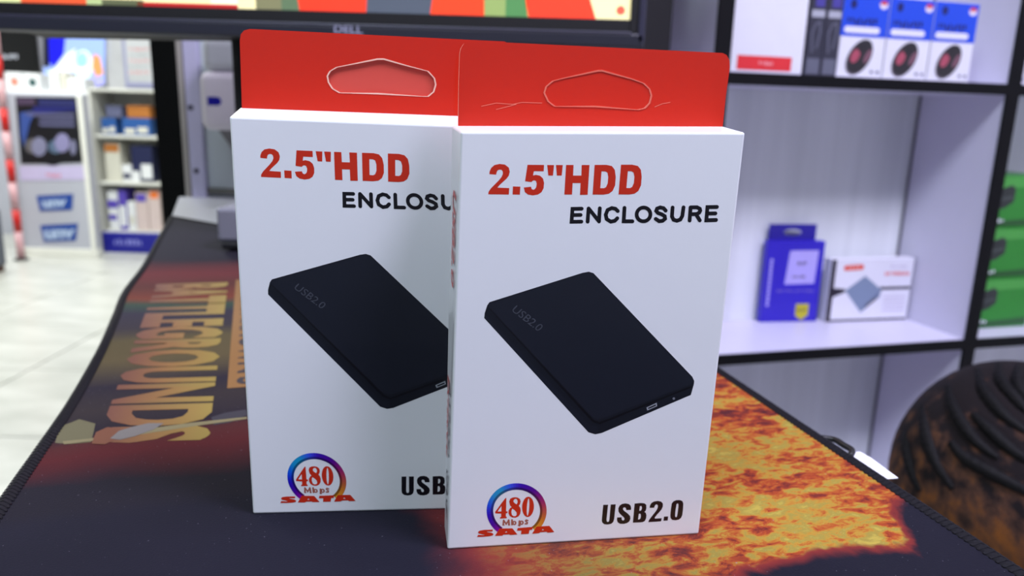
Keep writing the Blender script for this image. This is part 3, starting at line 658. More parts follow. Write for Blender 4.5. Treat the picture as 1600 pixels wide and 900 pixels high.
# -- three mouse cartons
M_box = mat('white_box_board', (226, 226, 236), 0.4, coat=0.2); M_blue = mat('royal_blue_ink', (18, 72, 214), 0.4); M_navy = mat('navy_ink', (12, 20, 96), 0.45)
M_pk = colmat('mouse_picture_ink', 0.4, 0.2)
sA = sh_front(1304, 122, 0.008)[0]; sB = sh_front(1512, 131, 0.008)[0]; mw = (sB - sA) / 3
first = None
ML = ['blue and white mouse box beside the two dark boxes', 'middle of the three blue and white mouse boxes', 'blue and white mouse box nearest the right upright']
MH = 0.106; zsp = 0.053
def mousebox():
    t = empty('mouse_box', SH.p(0, 0.028, ZU))
    fbox('box_body', SH, 0.0005, mw - 0.0005, 0.008, 0.048, ZU, ZU + MH, M_box, t, 0.0005, 1)
    fn = face(0.008, 0, ZU)
    printed('blue_top', [rect(0.0006, zsp, mw - 0.0006, MH - 0.0006)], fn, M_blue, t, 0.0002)
    W_ = mw
    printed('brand_marks', scribble(W_ * .12, W_ * .78, zsp + 0.015, zsp + 0.024, 8, 3), fn, M_navy, t, 0.0004)
    printed('emblem', [[ell(W_ * .22, zsp + 0.041, 0.005, 0.006, 14)]], fn, M_navy, t, 0.0004)
    printed('white_strip', [stroke([(W_ * .13, zsp + 0.0085), (W_ * .78, zsp + 0.0085)], 0.0085)], fn, M_box, t, 0.0004)
    printed('corner_badge', [[ell(W_ * .86, zsp + 0.042, 0.0068, 0.0056, 16)], [ell(W_ * .86, zsp + 0.0447, 0.0058, 0.003, 14)]], fn, M_pk, t, 0.0004, [(226, 220, 236), (206, 60, 80)])
    c = (W_ * .48, 0.0275)
    printed('mouse_picture', [[ell(c[0] - .001, c[1] - .001, 0.0172, 0.0262, 28, -0.62)], [ell(c[0], c[1], 0.0160, 0.0248, 28, -0.62)], [ell(c[0] - .0075, c[1] + .0005, 0.0064, 0.0098, 18, -0.5)], [ell(c[0] + .0122, c[1] + .0008, 0.0041, 0.0102, 18, -0.5)], [ell(c[0] + .001, c[1] + .012, 0.0035, 0.007, 14, -0.62)]],
            fn, M_pk, t, 0.0004, [(96, 88, 100), (26, 22, 30), (170, 70, 92), (120, 78, 94), (18, 16, 24)])
    printed('small_icons', [rect(W_ * .74, .006, W_ * .80, .0095), rect(W_ * .87, .006, W_ * .93, .0095)], fn, M_navy, t, 0.0004)
    printed('left_edge_line', [rect(0.0006, 0.0008, 0.0022, zsp)], fn, mat('pale_grey_print', (190, 190, 206), 0.5), t, 0.0003)
    return t
def copy_tree(o, parent=None):
    c = o.copy(); COL.objects.link(c); mi = o.matrix_parent_inverse.copy(); c.parent = parent; c.matrix_parent_inverse = mi
    for ch in list(o.children): copy_tree(ch, c)
    return c
proto = mousebox(); base = proto.location.copy()
for i in range(3):
    o = proto if i == 0 else copy_tree(proto)
    o.location = base + SH.x * (sA + i * mw)
    tag(o, ML[i], 'box', 'mouse boxes on the upper shelf')
# -- two dark boxes
d0 = sh_front(1255, 118, 0.006)[0]; dw = (sA - d0) / 2 - 0.0006
M_dk = mat('charcoal_print_board', (46, 46, 62), 0.45); M_dl = mat('faint_grey_print', (96, 98, 116), 0.5); M_vi = mat('violet_print', (70, 62, 150), 0.45); M_gw = mat('grey_white_print', (170, 172, 186), 0.5)
for i, lb in enumerate(('slim dark box standing next to the white red-banded box', 'slim dark box standing next to the mouse boxes')):
    a = d0 + i * (dw + 0.0006); t = tag(empty('slim_box', SH.p(a + dw / 2, 0.05, ZU)), lb, 'box', 'slim dark boxes on the upper shelf')
    fbox('box_body', SH, a, a + dw, 0.006, 0.1, ZU, ZU + 0.20, M_dk, t, 0.0006, 1); fn = face(0.006, a, ZU)
    printed('name_panel', [rect(dw * .12, .074, dw * .92, .083)], fn, M_gw, t, 0.0002)
    printed('violet_emblem', [rect(dw * .3, .087, dw * .85, .104)], fn, M_vi, t, 0.0002)
    printed('outline_drawing', [stroke([(dw * .35, .03), (dw * .25, .055), (dw * .45, .066), (dw * .7, .068), (dw * .75, .055), (dw * .6, .035)], 0.0022), rect(dw * .1, .002, dw * .9, .022)], fn, M_dl, t, 0.0002)
# -- white box with red band
wb0, wb1 = sh_front(1140, 112, 0.006)[0], sh_front(1252, 118, 0.006)[0]
wb0 = posts[1] + 0.013
t = tag(empty('white_carton', SH.p((wb0 + wb1) / 2, 0.05, ZU)), 'tall plain white box with a red band at its foot', 'box')
fbox('box_body', SH, wb0, wb1, 0.006, 0.12, ZU, ZU + 0.22, M_box, t, 0.001, 1)
ra, rb_ = sh_front(1150, 111, 0.006), sh_front(1236, 102, 0.006)
printed('red_band', [rect(ra[0], 0.0035, rb_[0], 0.0215)], face(0.006, 0, ZU), mat('signal_red_print', (222, 44, 52), 0.4), t, 0.0003)
printed('band_marks', scribble(ra[0] + .032, rb_[0] - .026, 0.010, 0.015, 5, 5), face(0.006, 0, ZU), mat('pink_white_print', (240, 150, 156), 0.5), t, 0.0005)
# -- black case in the left bay
bc = sh_front(1049, 60, 0.03)[0]
t = tag(empty('black_case', SH.p(bc - 0.08, 0.08, ZU)), 'large black case standing in the shelf bay beside the monitor', 'case')
fbox('case_body', SH, bc - 0.10, bc, 0.03, 0.15, ZU, ZU + 0.26, mat('black_case_plastic', (6, 6, 12), 0.7), t, 0.002); fbox('case_lid', SH, bc - 0.10, bc, 0.03, 0.15, ZU + 0.262, ZU + 0.29, mat('black_case_plastic', (6, 6, 12), 0.7), t, 0.002)
# -- blue hanging box, lower bay
tb = 0.105
p0 = sh_front(1187, 500, tb); p1 = sh_front(1275, 502, tb)
def base_t(x, y):
    c = onz(x, y, ZB) - SH.o; return c.dot(SH.y)
tb = 0.112; yaw_b = YS - math.radians(10)
o_ = onz(1187, 503.5, ZL); e_ = onz(1275, 502, ZL); yaw_b = math.atan2(e_.y - o_.y, e_.x - o_.x); bw = (e_ - o_).length
BF = Fr(o_, yaw_b); bh = 0.0
q = onplane(1289, 377, BF.o, BF.y); bh = q.z - ZL
t = tag(empty('blue_box', BF.p(bw / 2, 0.012, 0)), 'upright blue box with hang tab and white panel, on the lower shelf', 'box')
M_bb = mat('ultramarine_board', (40, 20, 184), 0.4, coat=0.2); M_bd = mat('dark_blue_board', (30, 12, 150), 0.4, coat=0.2); M_lp = mat('lavender_print', (176, 166, 236), 0.5); M_ye = mat('yellow_seal_print', (190, 180, 40), 0.5)
fbox('box_body', BF, 0, bw, 0, 0.014, 0, bh, M_bb, t, 0.0006, 1)
hx = bw * 0.5
out = [(0.006, bh), (bw - 0.012, bh), (bw - 0.012, bh + 0.026), (0.006, bh + 0.026)]; hl = ell(bw * .47, bh + .0125, .016, .0055, 20)
def plate2(name, fr, outer, holes, y0, y1, m, par):
    loops = [outer] + holes; flat = [p for lp in loops for p in lp]; k = len(flat); v = [fr.p(p[0], y0, p[1]) for p in flat] + [fr.p(p[0], y1, p[1]) for p in flat]; f = []
    for tr in tessellate_polygon([[Vector((p[0] * 1000, p[1] * 1000, 0)) for p in lp] for lp in loops]): f.append(tuple(tr)); f.append(tuple(k + i for i in tr[::-1]))
    b0 = 0
    for lp in loops:
        for i in range(len(lp)): j = (i + 1) % len(lp); f.append((b0 + i, b0 + j, k + b0 + j, k + b0 + i))
        b0 += len(lp)
    me = pydata(name, v, f); bm = bmesh.new(); bm.from_mesh(me); bmesh.ops.recalc_face_normals(bm, faces=bm.faces); bm.to_mesh(me); bm.free(); return link(name, me, m, par)
plate2('hang_tab', BF, out, [hl], 0.0115, 0.013, M_bd, t)
fb = lambda x, y, l: BF.p(x, -l, y)
printed('white_panel', [[[(bw * .36, bh * .47), (bw * .88, bh * .48), (bw * .90, bh * .89), (bw * .40, bh * .885)]]], fb, M_lp, t, 0.0002)
printed('panel_marks', scribble(bw * .55, bw * .72, bh * .71, bh * .75, 4, 2) + scribble(bw * .48, bw * .72, bh * .55, bh * .58, 5, 4), fb, mat('grey_violet_print', (90, 84, 120), 0.5), t, 0.0004)
printed('line_marks', scribble(bw * .24, bw * .92, bh * .375, bh * .405, 14, 6), fb, mat('dull_violet_print', (110, 96, 190), 0.5), t, 0.0003)
printed('side_marks', [[[(bw * .07 + .0, z), (bw * .12, z), (bw * .12, z + bh * .035), (bw * .07, z + bh * .035)]] for z in [bh * (.2 + .05 * i) for i in range(12)]], fb, M_lp, t, 0.0003)
sx_ = bw * .72; sz_ = bh * .125
printed('yellow_seal', [[[(sx_ - .0115, sz_ + .0135), (sx_ + .0115, sz_ + .0135), (sx_ + .0115, sz_ - .006), (sx_, sz_ - .0145), (sx_ - .0115, sz_ - .006)]]], fb, M_ye, t, 0.0003)
printed('seal_marks', scribble(sx_ - .009, sx_ + .009, sz_ + .001, sz_ + .005, 4, 2), fb, mat('olive_print', (96, 90, 40), 0.5), t, 0.0005)
# -- white adapter box
o_ = onz(1288, 503.5, ZL); e_ = onz(1426, 498.5, ZL); aw = (e_ - o_).length; AF = Fr(o_, math.atan2(e_.y - o_.y, e_.x - o_.x)); ah = onplane(1437, 403, AF.o, AF.y).z - ZL
if (AF.p(aw, 0, 0) - SH.o).dot(SH.x) > posts[2] - 0.014:
    aw -= (AF.p(aw, 0, 0) - SH.o).dot(SH.x) - (posts[2] - 0.014)
t = tag(empty('adapter_box', AF.p(aw / 2, 0.01, 0)), 'low white box showing a grey adapter, beside the blue box', 'box')
fbox('box_body', AF, 0, aw, 0, 0.019, 0, ah, M_box, t, 0.0006, 1)
fa_ = lambda x, y, l: AF.p(x, -l, y)
printed('black_bands', [rect(0.0006, 0.0006, aw * .06, ah - .0008), rect(aw * .06, .0006, aw - .0008, ah * .035), [[(aw * .06, ah * .40), (aw * .2, ah * .475), (aw * .2, ah * .525), (aw * .06, ah * .545)]], rect(aw * .62, ah * .5, aw - .0008, ah * .545)], fa_, mat('black_violet_print', (20, 10, 34), 0.5), t, 0.0002)
printed('adapter_picture', [[[(aw * .2, ah * .5), (aw * .42, ah * .73), (aw * .64, ah * .5), (aw * .62, ah * .38), (aw * .42, ah * .14)]], [[(aw * .43, ah * .16), (aw * .625, ah * .38), (aw * .64, ah * .5), (aw * .46, ah * .27)]], [[(aw * .46, ah * .2), (aw * .58, ah * .33), (aw * .6, ah * .4), (aw * .48, ah * .26)]]], fa_, colmat('adapter_picture_ink', 0.4, 0.1), t, 0.0004, [(124, 140, 166), (104, 118, 146), (84, 76, 66)])
printed('red_badge', [stroke([(aw * .18, ah * .86), (aw * .36, ah * .87)], ah * .085)], fa_, mat('scarlet_print', (226, 70, 50), 0.5), t, 0.0004)
printed('red_marks', scribble(aw * .66, aw * .96, ah * .73, ah * .785, 9, 8), fa_, mat('scarlet_print', (226, 70, 50), 0.5), t, 0.0004)
printed('brand_marks', scribble(aw * .2, aw * .35, ah * .84, ah * .89, 4, 8), fa_, mat('pale_pink_print', (236, 170, 160), 0.5), t, 0.0006)
printed('grey_marks', scribble(aw * .72, aw * .92, ah * .85, ah * .885, 8, 9), fa_, mat('pale_lilac_print', (190, 180, 204), 0.5), t, 0.0004)
printed('text_block', [rect(aw * .68, ah * (.16 + .07 * i), aw * .95, ah * (.175 + .07 * i)) for i in range(4)], fa_, mat('pale_lilac_print', (190, 180, 204), 0.5), t, 0.0004)
# -- green boxes in the right bay
M_gr = mat('leaf_green_board', (34, 134, 36), 0.4, coat=0.2); M_gd = colmat('battery_picture_ink', 0.4, 0.2)
g0 = posts[2] + 0.02; tg = 0.05
gh = 0.083; GL = ['lowest green box of the stack in the right bay', 'middle green box of the stack in the right bay', 'topmost green box of the stack in the right bay']
for i in range(3):
    z = ZL + i * (gh + 0.0004); t = tag(empty('battery_box', SH.p(g0 + 0.06, tg + 0.05, z)), GL[i], 'box', 'green battery boxes')
    fbox('box_body', SH, g0, g0 + 0.145, tg, tg + 0.1, z, z + gh, M_gr, t, 0.0008, 1); fn = face(tg, g0, z)
    printed('picture', [[[(0.001, .004), (.143, .004), (.143, .016), (.06, .012), (.001, .001)]], [[(.0005, .062), (.144, .066), (.144, .081), (.0005, .081)]],
            [[(0.012, .024), (.058, .032), (.074, .042), (.074, .062), (.066, .068), (.02, .055), (.012, .048)]], [[(.014, .036), (.07, .047), (.07, .052), (.014, .042)]]], fn, M_gd, t, 0.0003, [(22, 84, 28), (70, 160, 64), (34, 40, 40), (60, 68, 66)])
    printed('name_marks', scribble(.022, .062, .0085, .0145, 6, i), fn, M_box, t, 0.0006)
t = tag(empty('white_packet', SH.p(0.10, 0.03, ZU)), 'white packet at the right end of the upper shelf', 'box')
fbox('box_body', SH, posts[2] + 0.016, posts[2] + 0.12, 0.01, 0.06, ZU, ZU + 0.032, M_box, t, 0.001, 1); printed('label', scribble(.03, .1, .004, .009, 6, 3), face(0.01, 0, ZU), M_navy, t, .0003)

# ------------------------------------------------------------------ paper and cable at the right edge of the desk
pq = [onz(1296, 690, -0.0041), onz(1318, 690, -0.0041), onz(1396, 745, -0.0041), onz(1300, 745, -0.0041)]
pa_, pb_ = onz(1333, 703, -0.003), onz(1391, 744, -0.003)
dn = (pb_ - pa_).normalized(); sd = Vector((-dn.y, dn.x, 0)); sd = sd if sd.x > 0 else -sd
pv = [pa_ - sd * 0.03, pa_ + sd * 0.0035, pa_ + dn * 0.006 + sd * 0.0045, pb_ + sd * 0.0038, pb_ - sd * 0.03]
for p in pv: p.z = -0.00425
pz = [p + Vector((0, 0, 0.0002)) for p in pv]; k = len(pv)
f = [tuple(range(k - 1, -1, -1)), tuple(range(k, 2 * k))] + [(i, (i + 1) % k, k + (i + 1) % k, k + i) for i in range(k)]
me = pydata('paper_slip', pv + pz, f); bm = bmesh.new(); bm.from_mesh(me); bmesh.ops.recalc_face_normals(bm, faces=bm.faces); bm.to_mesh(me); bm.free()
tag(link('paper_slip', me, mat('bright_paper', (236, 236, 248), 0.6)), 'white paper slip sticking out from under the right edge of the mat', 'paper')
cb = [onz(1288, 683, -0.003), onz(1300, 687, -0.003), onz(1314, 695, -0.0025), onz(1328, 704, -0.003), onz(1338, 712, -0.004)]
tag(tube('cable', [Vector((p.x, p.y, p.z)) for p in catmull([c + sd * (0.001 if 0 < i < 4 else -0.003) for i, c in enumerate(cb)], 5)], 0.0014, mat('black_rubber', (14, 14, 18), 0.5)), 'short black cable peeking over the right edge of the mat', 'cable')

# ------------------------------------------------------------------ far left: the shop beyond the desk
KF = (CAMH - FLOOR)
def foot(x, y): return onz(x, y, FLOOR)
DS = foot(92, 401); DY = DS.y
def rp(x, y, Y): return ony(x, y, Y)
M_ds = mat('pale_grey_stand', (182, 184, 196), 0.5, var=0.02, scale=3); M_dbase = mat('bright_white_plinth', (232, 232, 224), 0.5)
def yfn(Y): return lambda x, y, l: ony(x, y, Y) + Vector((0, -l, 0))
def vbox(name, x0, x1, yt, yb, Y, depth, m, par, bevel=0.004):     # upright block seen as pixel rectangle at its base row
    a = ony(x0, yb, Y); b = ony(x1, yb, Y); z1 = ony((x0 + x1) / 2, yt, Y).z
    return fbox(name, WORLD, a.x, b.x, Y, Y + depth, a.z if a.z > FLOOR + 0.03 else FLOOR, z1, m, par, bevel, 1)
st = tag(empty('display_stand', (ony(92, 400, DY).x, DY + 0.15, FLOOR)), 'white promotional stand with dark poster and two blue logo labels, across the aisle', 'display stand')
bx = ony(36, 395, DY).x, ony(152, 395, DY).x
zt = ony(75, 146, DY).z; bzt = ony(90, 388, DY).z
fbox('stand_body', WORLD, bx[0], bx[1], DY, DY + 0.06, bzt, zt, M_ds, st, 0.004, 1); fbox('plinth', WORLD, bx[0] - 0.005, bx[1] + 0.005, DY - 0.01, DY + 0.06, FLOOR, bzt, M_dbase, st, 0.004, 1)
fbox('corner_post', WORLD, bx[1] - 0.03, bx[1], DY - 0.012, DY - 0.0005, bzt, zt, M_dbase, st, 0.002, 1)
YF = yfn(DY - 0.001)
printed('poster', [[[(24, 151), (122, 152), (130, 254), (96, 255), (84, 259), (70, 256), (33, 256)]]], YF, mat('dark_poster_ink', (5, 5, 14), 0.5), st, 0.002)
pc, cc = [], []
def pp(lp, c): pc.append([lp]); cc.append(c)
pp([(26, 153), (55, 153), (56, 164), (28, 164)], (74, 58, 84)); pp([(60, 155), (118, 157), (120, 166), (62, 165)], (40, 44, 100)); pp([(32, 176), (60, 172), (48, 190), (38, 230), (33, 210)], (52, 78, 150)); pp([(54, 166), (120, 168), (121, 172), (50, 178)], (30, 34, 110))
for k, yy in enumerate((176, 184, 192)): pp([(40 + 20 * (k > 0), yy), (117, yy + 1), (118, yy + 6), (44 + 20 * (k > 0), yy + 5)], (92, 92, 128))
for a, b, c, d, q in ((40, 62, 216, 240, (96, 92, 96)), (50, 74, 214, 244, (128, 128, 158)), (76, 100, 218, 240, (84, 104, 130)), (86, 110, 208, 238, (138, 134, 176)), (110, 120, 218, 242, (120, 120, 150))):
    pp(ell((a + b) / 2, (c + d) / 2, (b - a) / 2, (d - c) / 2, 14), q)
printed('poster_picture', pc, YF, colmat('poster_picture_ink', 0.5, 0.0), st, 0.006, cc)
printed('lilac_strip', [[[(30, 260), (134, 259), (135, 281), (32, 282)]]], YF, mat('lilac_print', (196, 186, 222), 0.5), st, 0.002)
printed('red_marks', scribble(73, 97, 277, 271, 5, 3), YF, mat('soft_red_print', (222, 130, 150), 0.5), st, 0.005)
for (q, tq) in (([(57, 306), (115, 303), (113, 328), (63, 330)], [(68, 325), (104, 323.5), (105, 311), (66, 312.5)]), ([(63, 352), (122, 349), (119, 376), (69, 378)], [(71, 374), (117, 372), (118, 357.5), (70, 359)])):
    lo = printed('logo_label', [[q]], YF, mat('logo_blue_ink', (36, 72, 156), 0.4), st, 0.003)
    tx = text_on('logo_text', 'unv', tq, YF, mat('logo_white_ink', (176, 196, 226), 0.4), st, 0.05, 0.007)
# striped pole
SPY = foot(33, 406).y
pxx = ony(21, 300, SPY).x
t = tag(empty('striped_pole', (pxx, SPY, FLOOR)), 'red and white striped pole left of the display stand', 'pole')
z = FLOOR + 0.012; i = 0
while z < 0.9:
    h = 0.17 if i % 2 == 0 else 0.14
    lathe('red_band' if i % 2 else 'white_band', (pxx, SPY, 0), [(0.023, z + 0.0005), (0.023, z + h - 0.0005)], mat('pole_red', (196, 24, 20), 0.4) if i % 2 else mat('pole_white', (206, 160, 166), 0.4), t, 16)
    z += h; i += 1
lathe('pole_base', (pxx, SPY, FLOOR), [(0.045, 0), (0.042, 0.008), (0.026, 0.012)], mat('dark_base', (40, 36, 40), 0.6), t, 16)
# grey cabinet at the far left edge
t = tag(empty('grey_cabinet', (ony(0, 430, 3.9).x, 4.05, FLOOR)), 'grey floor cabinet cut off by the left edge, before the striped pole', 'cabinet')
gc = foot(-42, 440); g1 = gc.x
fbox('cabinet_body', WORLD, g1 - 0.5, g1, gc.y, gc.y + 0.30, FLOOR + 0.04, ony(10, 340, gc.y).z, mat('blue_grey_panel', (84, 88, 100), 0.5), t, 0.004, 1)
fbox('cabinet_door', WORLD, g1 - 0.46, g1 - 0.02, gc.y - 0.012, gc.y - 0.0005, FLOOR + 0.07, ony(10, 352, gc.y).z, mat('pale_cabinet_door', (132, 132, 146), 0.5), t, 0.003, 1)
fbox('cabinet_plinth', WORLD, g1 - 0.49, g1 - 0.01, gc.y + 0.01, gc.y + 0.29, FLOOR, FLOOR + 0.04, mat('brown_plinth', (80, 48, 36), 0.6), t)
# goods rack right of the stand
RK = foot(205, 394); RY = RK.y
rk = tag(empty('goods_rack', (ony(205, 380, RY).x, RY + 0.15, FLOOR)), 'white goods rack with open shelves, right of the display stand', 'rack')
rx0, rx1 = ony(151, 300, RY).x, ony(262, 300, RY).x; zrt = ony(200, 139, RY).z
M_rw = mat('cream_rack_metal', (206, 206, 198), 0.5)
fbox('rack_back', WORLD, rx0, rx1, RY + 0.28, RY + 0.3, FLOOR, zrt, M_rw, rk)
fbox('rack_side', WORLD, rx0, rx0 + 0.02, RY, RY + 0.28, FLOOR, zrt, M_rw, rk); fbox('rack_side', WORLD, rx1 - 0.02, rx1, RY, RY + 0.28, FLOOR, zrt, M_rw, rk)
zsh = [ony(200, yy, RY).z for yy in (139, 212, 285, 361)]
for z in zsh: fbox('rack_shelf', WORLD, rx0 + 0.021, rx1 - 0.021, RY, RY + 0.279, z - 0.02, z, M_rw, rk, 0.002, 1)
def good(name, label, cat, x0, x1, yt, zlev, m, depth=0.14, group='small goods on the rack', marks=None, bev=0.004):
    a, b = ony(x0, 250, RY + 0.04).x, ony(x1, 250, RY + 0.04).x; zt_ = ony((x0 + x1) / 2, yt, RY + 0.04).z
    a = max(a, rx0 + 0.024); b = min(b, rx1 - 0.024); zlev += 0.0006
    t = tag(empty(name, ((a + b) / 2, RY + 0.04 + depth / 2, zlev)), label, cat, group)
    fbox('body', WORLD, a, b, RY + 0.04, RY + 0.04 + depth, zlev, zt_, m, t, bev, 1)
    h = zt_ - zlev
    if marks: printed('label', [rect(a + (b - a) * q[0], zlev + h * q[1], a + (b - a) * q[2], zlev + h * q[3]) for q in marks[0]], lambda x, y, l: Vector((x, RY + 0.04 - l, y)), marks[1], t, 0.002)
    return t
z1, z2, z3 = zsh[1], zsh[2], zsh[3]
M_b1 = mat('denim_blue_box', (38, 84, 150), 0.5); M_b2 = mat('slate_box', (96, 100, 130), 0.5); M_cr = mat('cream_goods', (206, 204, 190), 0.5); M_or = mat('ochre_goods', (176, 110, 48), 0.5); M_nv = mat('navy_goods', (26, 32, 72), 0.5); M_pu = mat('violet_goods', (88, 70, 176), 0.5); M_pr = mat('pale_rose_goods', (206, 188, 184), 0.5); M_wh = mat('white_goods', (222, 224, 226), 0.5)
mk = ([(.1, .1, .45, .4), (.55, .15, .9, .5)], M_cr)
good('blue_pack', 'blue pack on the top rack shelf, nearest the display stand', 'box', 163, 186, 185, z1, M_b1, 0.12, marks=mk); good('blue_pack', 'blue pack on the top rack shelf, nearest the black pillar', 'box', 195, 239, 185, z1, M_b1, 0.12, marks=mk)
def on_top(name, label, cat, x0, x1, y0, y1, m):
    a, b = ony(x0, 170, RY + 0.04).x, ony(x1, 170, RY + 0.04).x; zz0 = ony(200, y1, RY + 0.04).z; zz1 = ony(200, y0, RY + 0.04).z
    t = tag(empty(name, ((a + b) / 2, RY + 0.09, zz0)), label, cat); fbox('body', WORLD, a, b, RY + 0.045, RY + 0.14, zz0, zz1, m, t, 0.006, 1); fbox('lid', WORLD, a - .002, b + .002, RY + 0.043, RY + 0.142, zz1, zz1 + 0.012, m, t, 0.003, 1)
on_top('slate_carton', 'slate grey carton stacked on the left blue pack of the rack', 'box', 164, 188, 169, 184.6, M_b2); on_top('ochre_carton', 'ochre carton stacked on the right blue pack of the rack', 'box', 197, 233, 168, 184.6, M_or)
good('cream_carton', 'cream carton with dark top label, second rack shelf', 'box', 164, 188, 222, z2, M_cr, marks=([(.05, .75, .95, .95)], M_or))
good('navy_pouch', 'navy and white pack on the second rack shelf', 'box', 205, 238, 228, z2, M_nv, marks=([(.45, .1, .95, .5), (.0, .0, .35, .3)], M_wh)); good('white_carton', 'white carton with a black mark, second rack shelf middle', 'box', 189, 204, 258, z2, M_wh, marks=([(.1, .2, .9, .5)], M_nv))
for (a, b, yt, m, lb, mm) in ((162, 178, 297, M_wh, 'white and violet pack at the left of the third rack shelf', ([(.0, .55, 1, .75), (.0, .25, .8, .38)], M_pu)), (179, 191, 296, M_pu, 'narrow violet pack on the third rack shelf', ([(.1, .1, .9, .6)], M_wh)),
                              (192, 205, 315, M_wh, 'short white bottle-like pack on the third rack shelf', ([(.2, .2, .8, .5)], M_cr)), (206, 225, 300, M_pr, 'rose pack on the third rack shelf', ([(.1, .75, .9, .95)], M_pu)), (226, 245, 297, M_pr, 'rose pack with orange top next to the black pillar', ([(.2, .8, .9, .97)], mat('orange_goods', (232, 120, 50), 0.5)))):
    good('goods_pack', lb, 'box', a, b, yt, z3, m, marks=mm)
t = tag(empty('blue_crate', (ony(205, 390, RY).x, RY - 0.1, FLOOR)), 'dark blue carton with pale lettering on the floor before the rack', 'box')
ca, cb_ = ony(160, 385, RY - 0.03).x, ony(255, 385, RY - 0.03).x; zc = ony(205, 364, RY - 0.03).z
fbox('carton_body', WORLD, ca, cb_, RY - 0.03, RY - 0.003, FLOOR, zc, mat('deep_blue_carton', (18, 20, 138), 0.45), t, 0.004, 1)
printed('lettering', scribble(ca + (cb_ - ca) * .2, ca + (cb_ - ca) * .68, FLOOR + (zc - FLOOR) * .4, FLOOR + (zc - FLOOR) * .68, 7, 4), lambda x, y, l: Vector((x, RY - 0.03 - l, y)), mat('pale_violet_ink', (128, 130, 206), 0.5), t, 0.002)
# counter with goods, television, posters behind
CY = DY + 0.75
t = tag(empty('rear_counter', (ony(80, 150, CY).x, CY + 0.2, FLOOR)), 'white counter behind the display stand', 'counter')
c0, c1 = ony(-40, 145, CY).x, ony(150, 145, CY).x; cz_ = ony(80, 141, CY).z
fbox('counter_top', WORLD, c0, c1, CY, CY + 0.4, cz_ - 0.03, cz_, M_wh, t, 0.003, 1); fbox('counter_front', WORLD, c0 + .02, c1 - .02, CY + .02, CY + .38, FLOOR, cz_ - 0.0305, M_ds, t)
for i, (a, b, yt, m, lb) in enumerate(((8, 34, 113, M_wh, 'white pack with a red dot at the left of the rear counter'), (36, 62, 115, M_wh, 'white pack with a dark dot on the rear counter'), (77, 92, 110, M_wh, 'narrow white pack on the rear counter'), (94, 104, 114, M_cr, 'small cream pack on the rear counter'), (105, 132, 122, M_wh, 'low white pack at the right of the rear counter'))):
    p, q = ony(a, 130, CY + .05), ony(b, 130, CY + .05); zt_ = ony((a + b) / 2, yt, CY + .05).z
    t = tag(empty('counter_pack', ((p.x + q.x) / 2, CY + .1, cz_)), lb, 'box', 'packs on the rear counter'); fbox('body', WORLD, p.x, q.x, CY + .05, CY + .2, cz_ + 0.0003, zt_, m, t, 0.01, 2)
    if i < 2: printed('dot', [[ell((p.x + q.x) / 2 + .01, cz_ + (zt_ - cz_) * .45, .028, .03, 14)]], lambda x, y, l: Vector((x, CY + .05 - l, y)), mat('coral_print', (236, 130, 110), 0.5) if i == 0 else mat('teal_dark_print', (50, 84, 84), 0.5), t, 0.003)
WY = Y1
t = tag(empty('television', (ony(35, 90, WY).x, WY - .04, ony(35, 111, WY - .05).z)), 'black television on the far wall with a pale caption', 'television')
p, q = ony(-14, 111, WY - .05), ony(62, 111, WY - .05); zt_ = ony(30, 40, WY - .05).z
fbox('television_frame', WORLD, p.x, q.x, WY - .045, WY - .001, p.z, zt_, mat('black_gloss', (8, 8, 10), 0.3), t, 0.004, 1)
fbox('television_screen', WORLD, p.x + .02, q.x - .02, WY - .049, WY - .0455, p.z + .02, zt_ - .02, mat('dark_screen', (4, 4, 6), 0.2), t)
printed('caption', scribble(5, 29, 92, 85, 5, 2), yfn(WY - .05), mat('pale_caption', (190, 194, 206), 0.5, emit=0.4), t, 0.003)
t = tag(empty('wall_screen', (ony(120, 100, WY).x, WY - .03, ony(120, 130, WY).z)), 'bright blue and white lit picture on the far wall', 'screen')
a, b = ony(66, 134, WY - .03), ony(166, 134, WY - .03); zt_ = ony(120, 40, WY - .03).z
fbox('screen_case', WORLD, a.x, b.x, WY - .028, WY - .001, a.z, zt_, mat('grey_case', (150, 150, 160), 0.5), t, 0.003, 1)
sp2, sc2 = [], []
for lp, c in (([(68, 132), (164, 132), (164, 44), (68, 44)], (150, 176, 240)), ([(75, 44), (104, 44), (100, 85), (84, 106), (76, 96)], (10, 10, 214)), ([(68, 44), (76, 44), (78, 106), (68, 104)], (6, 8, 40)), ([(84, 108), (104, 84), (118, 76), (114, 112), (104, 124), (84, 116)], (226, 232, 250)), (ell(130, 102, 15, 24, 18), (214, 240, 240)), (ell(128, 94, 9, 12, 16), (150, 222, 232)),
              ([(118, 106), (142, 104), (144, 112), (118, 113)], (236, 240, 190)), ([(146, 84), (156, 88), (162, 116), (150, 120), (144, 104)], (232, 150, 90)), (ell(150, 127, 14, 8, 14), (170, 170, 232))):
    sp2.append([lp]); sc2.append(c)
printed('screen_image', sp2, yfn(WY - .029), colmat('lit_picture', 0.4, 0.0, 0.7), t, 0.002, sc2)
t = tag(empty('price_poster', (ony(215, 100, WY).x, WY - .01, ony(215, 136, WY).z)), 'pale wall poster with rows of small red and grey print', 'poster')
a, b = ony(196, 137, WY - .02), ony(252, 137, WY - .02); zt_ = ony(220, 40, WY - .02).z
fbox('poster_frame', WORLD, a.x, b.x, WY - .018, WY - .001, a.z, zt_, mat('lilac_frame', (168, 170, 204), 0.5), t, 0.002, 1)
fbox('poster_sheet', WORLD, a.x + .03, b.x - .02, WY - .0195, WY - .0182, a.z + .05, zt_ - .02, M_wh, t)
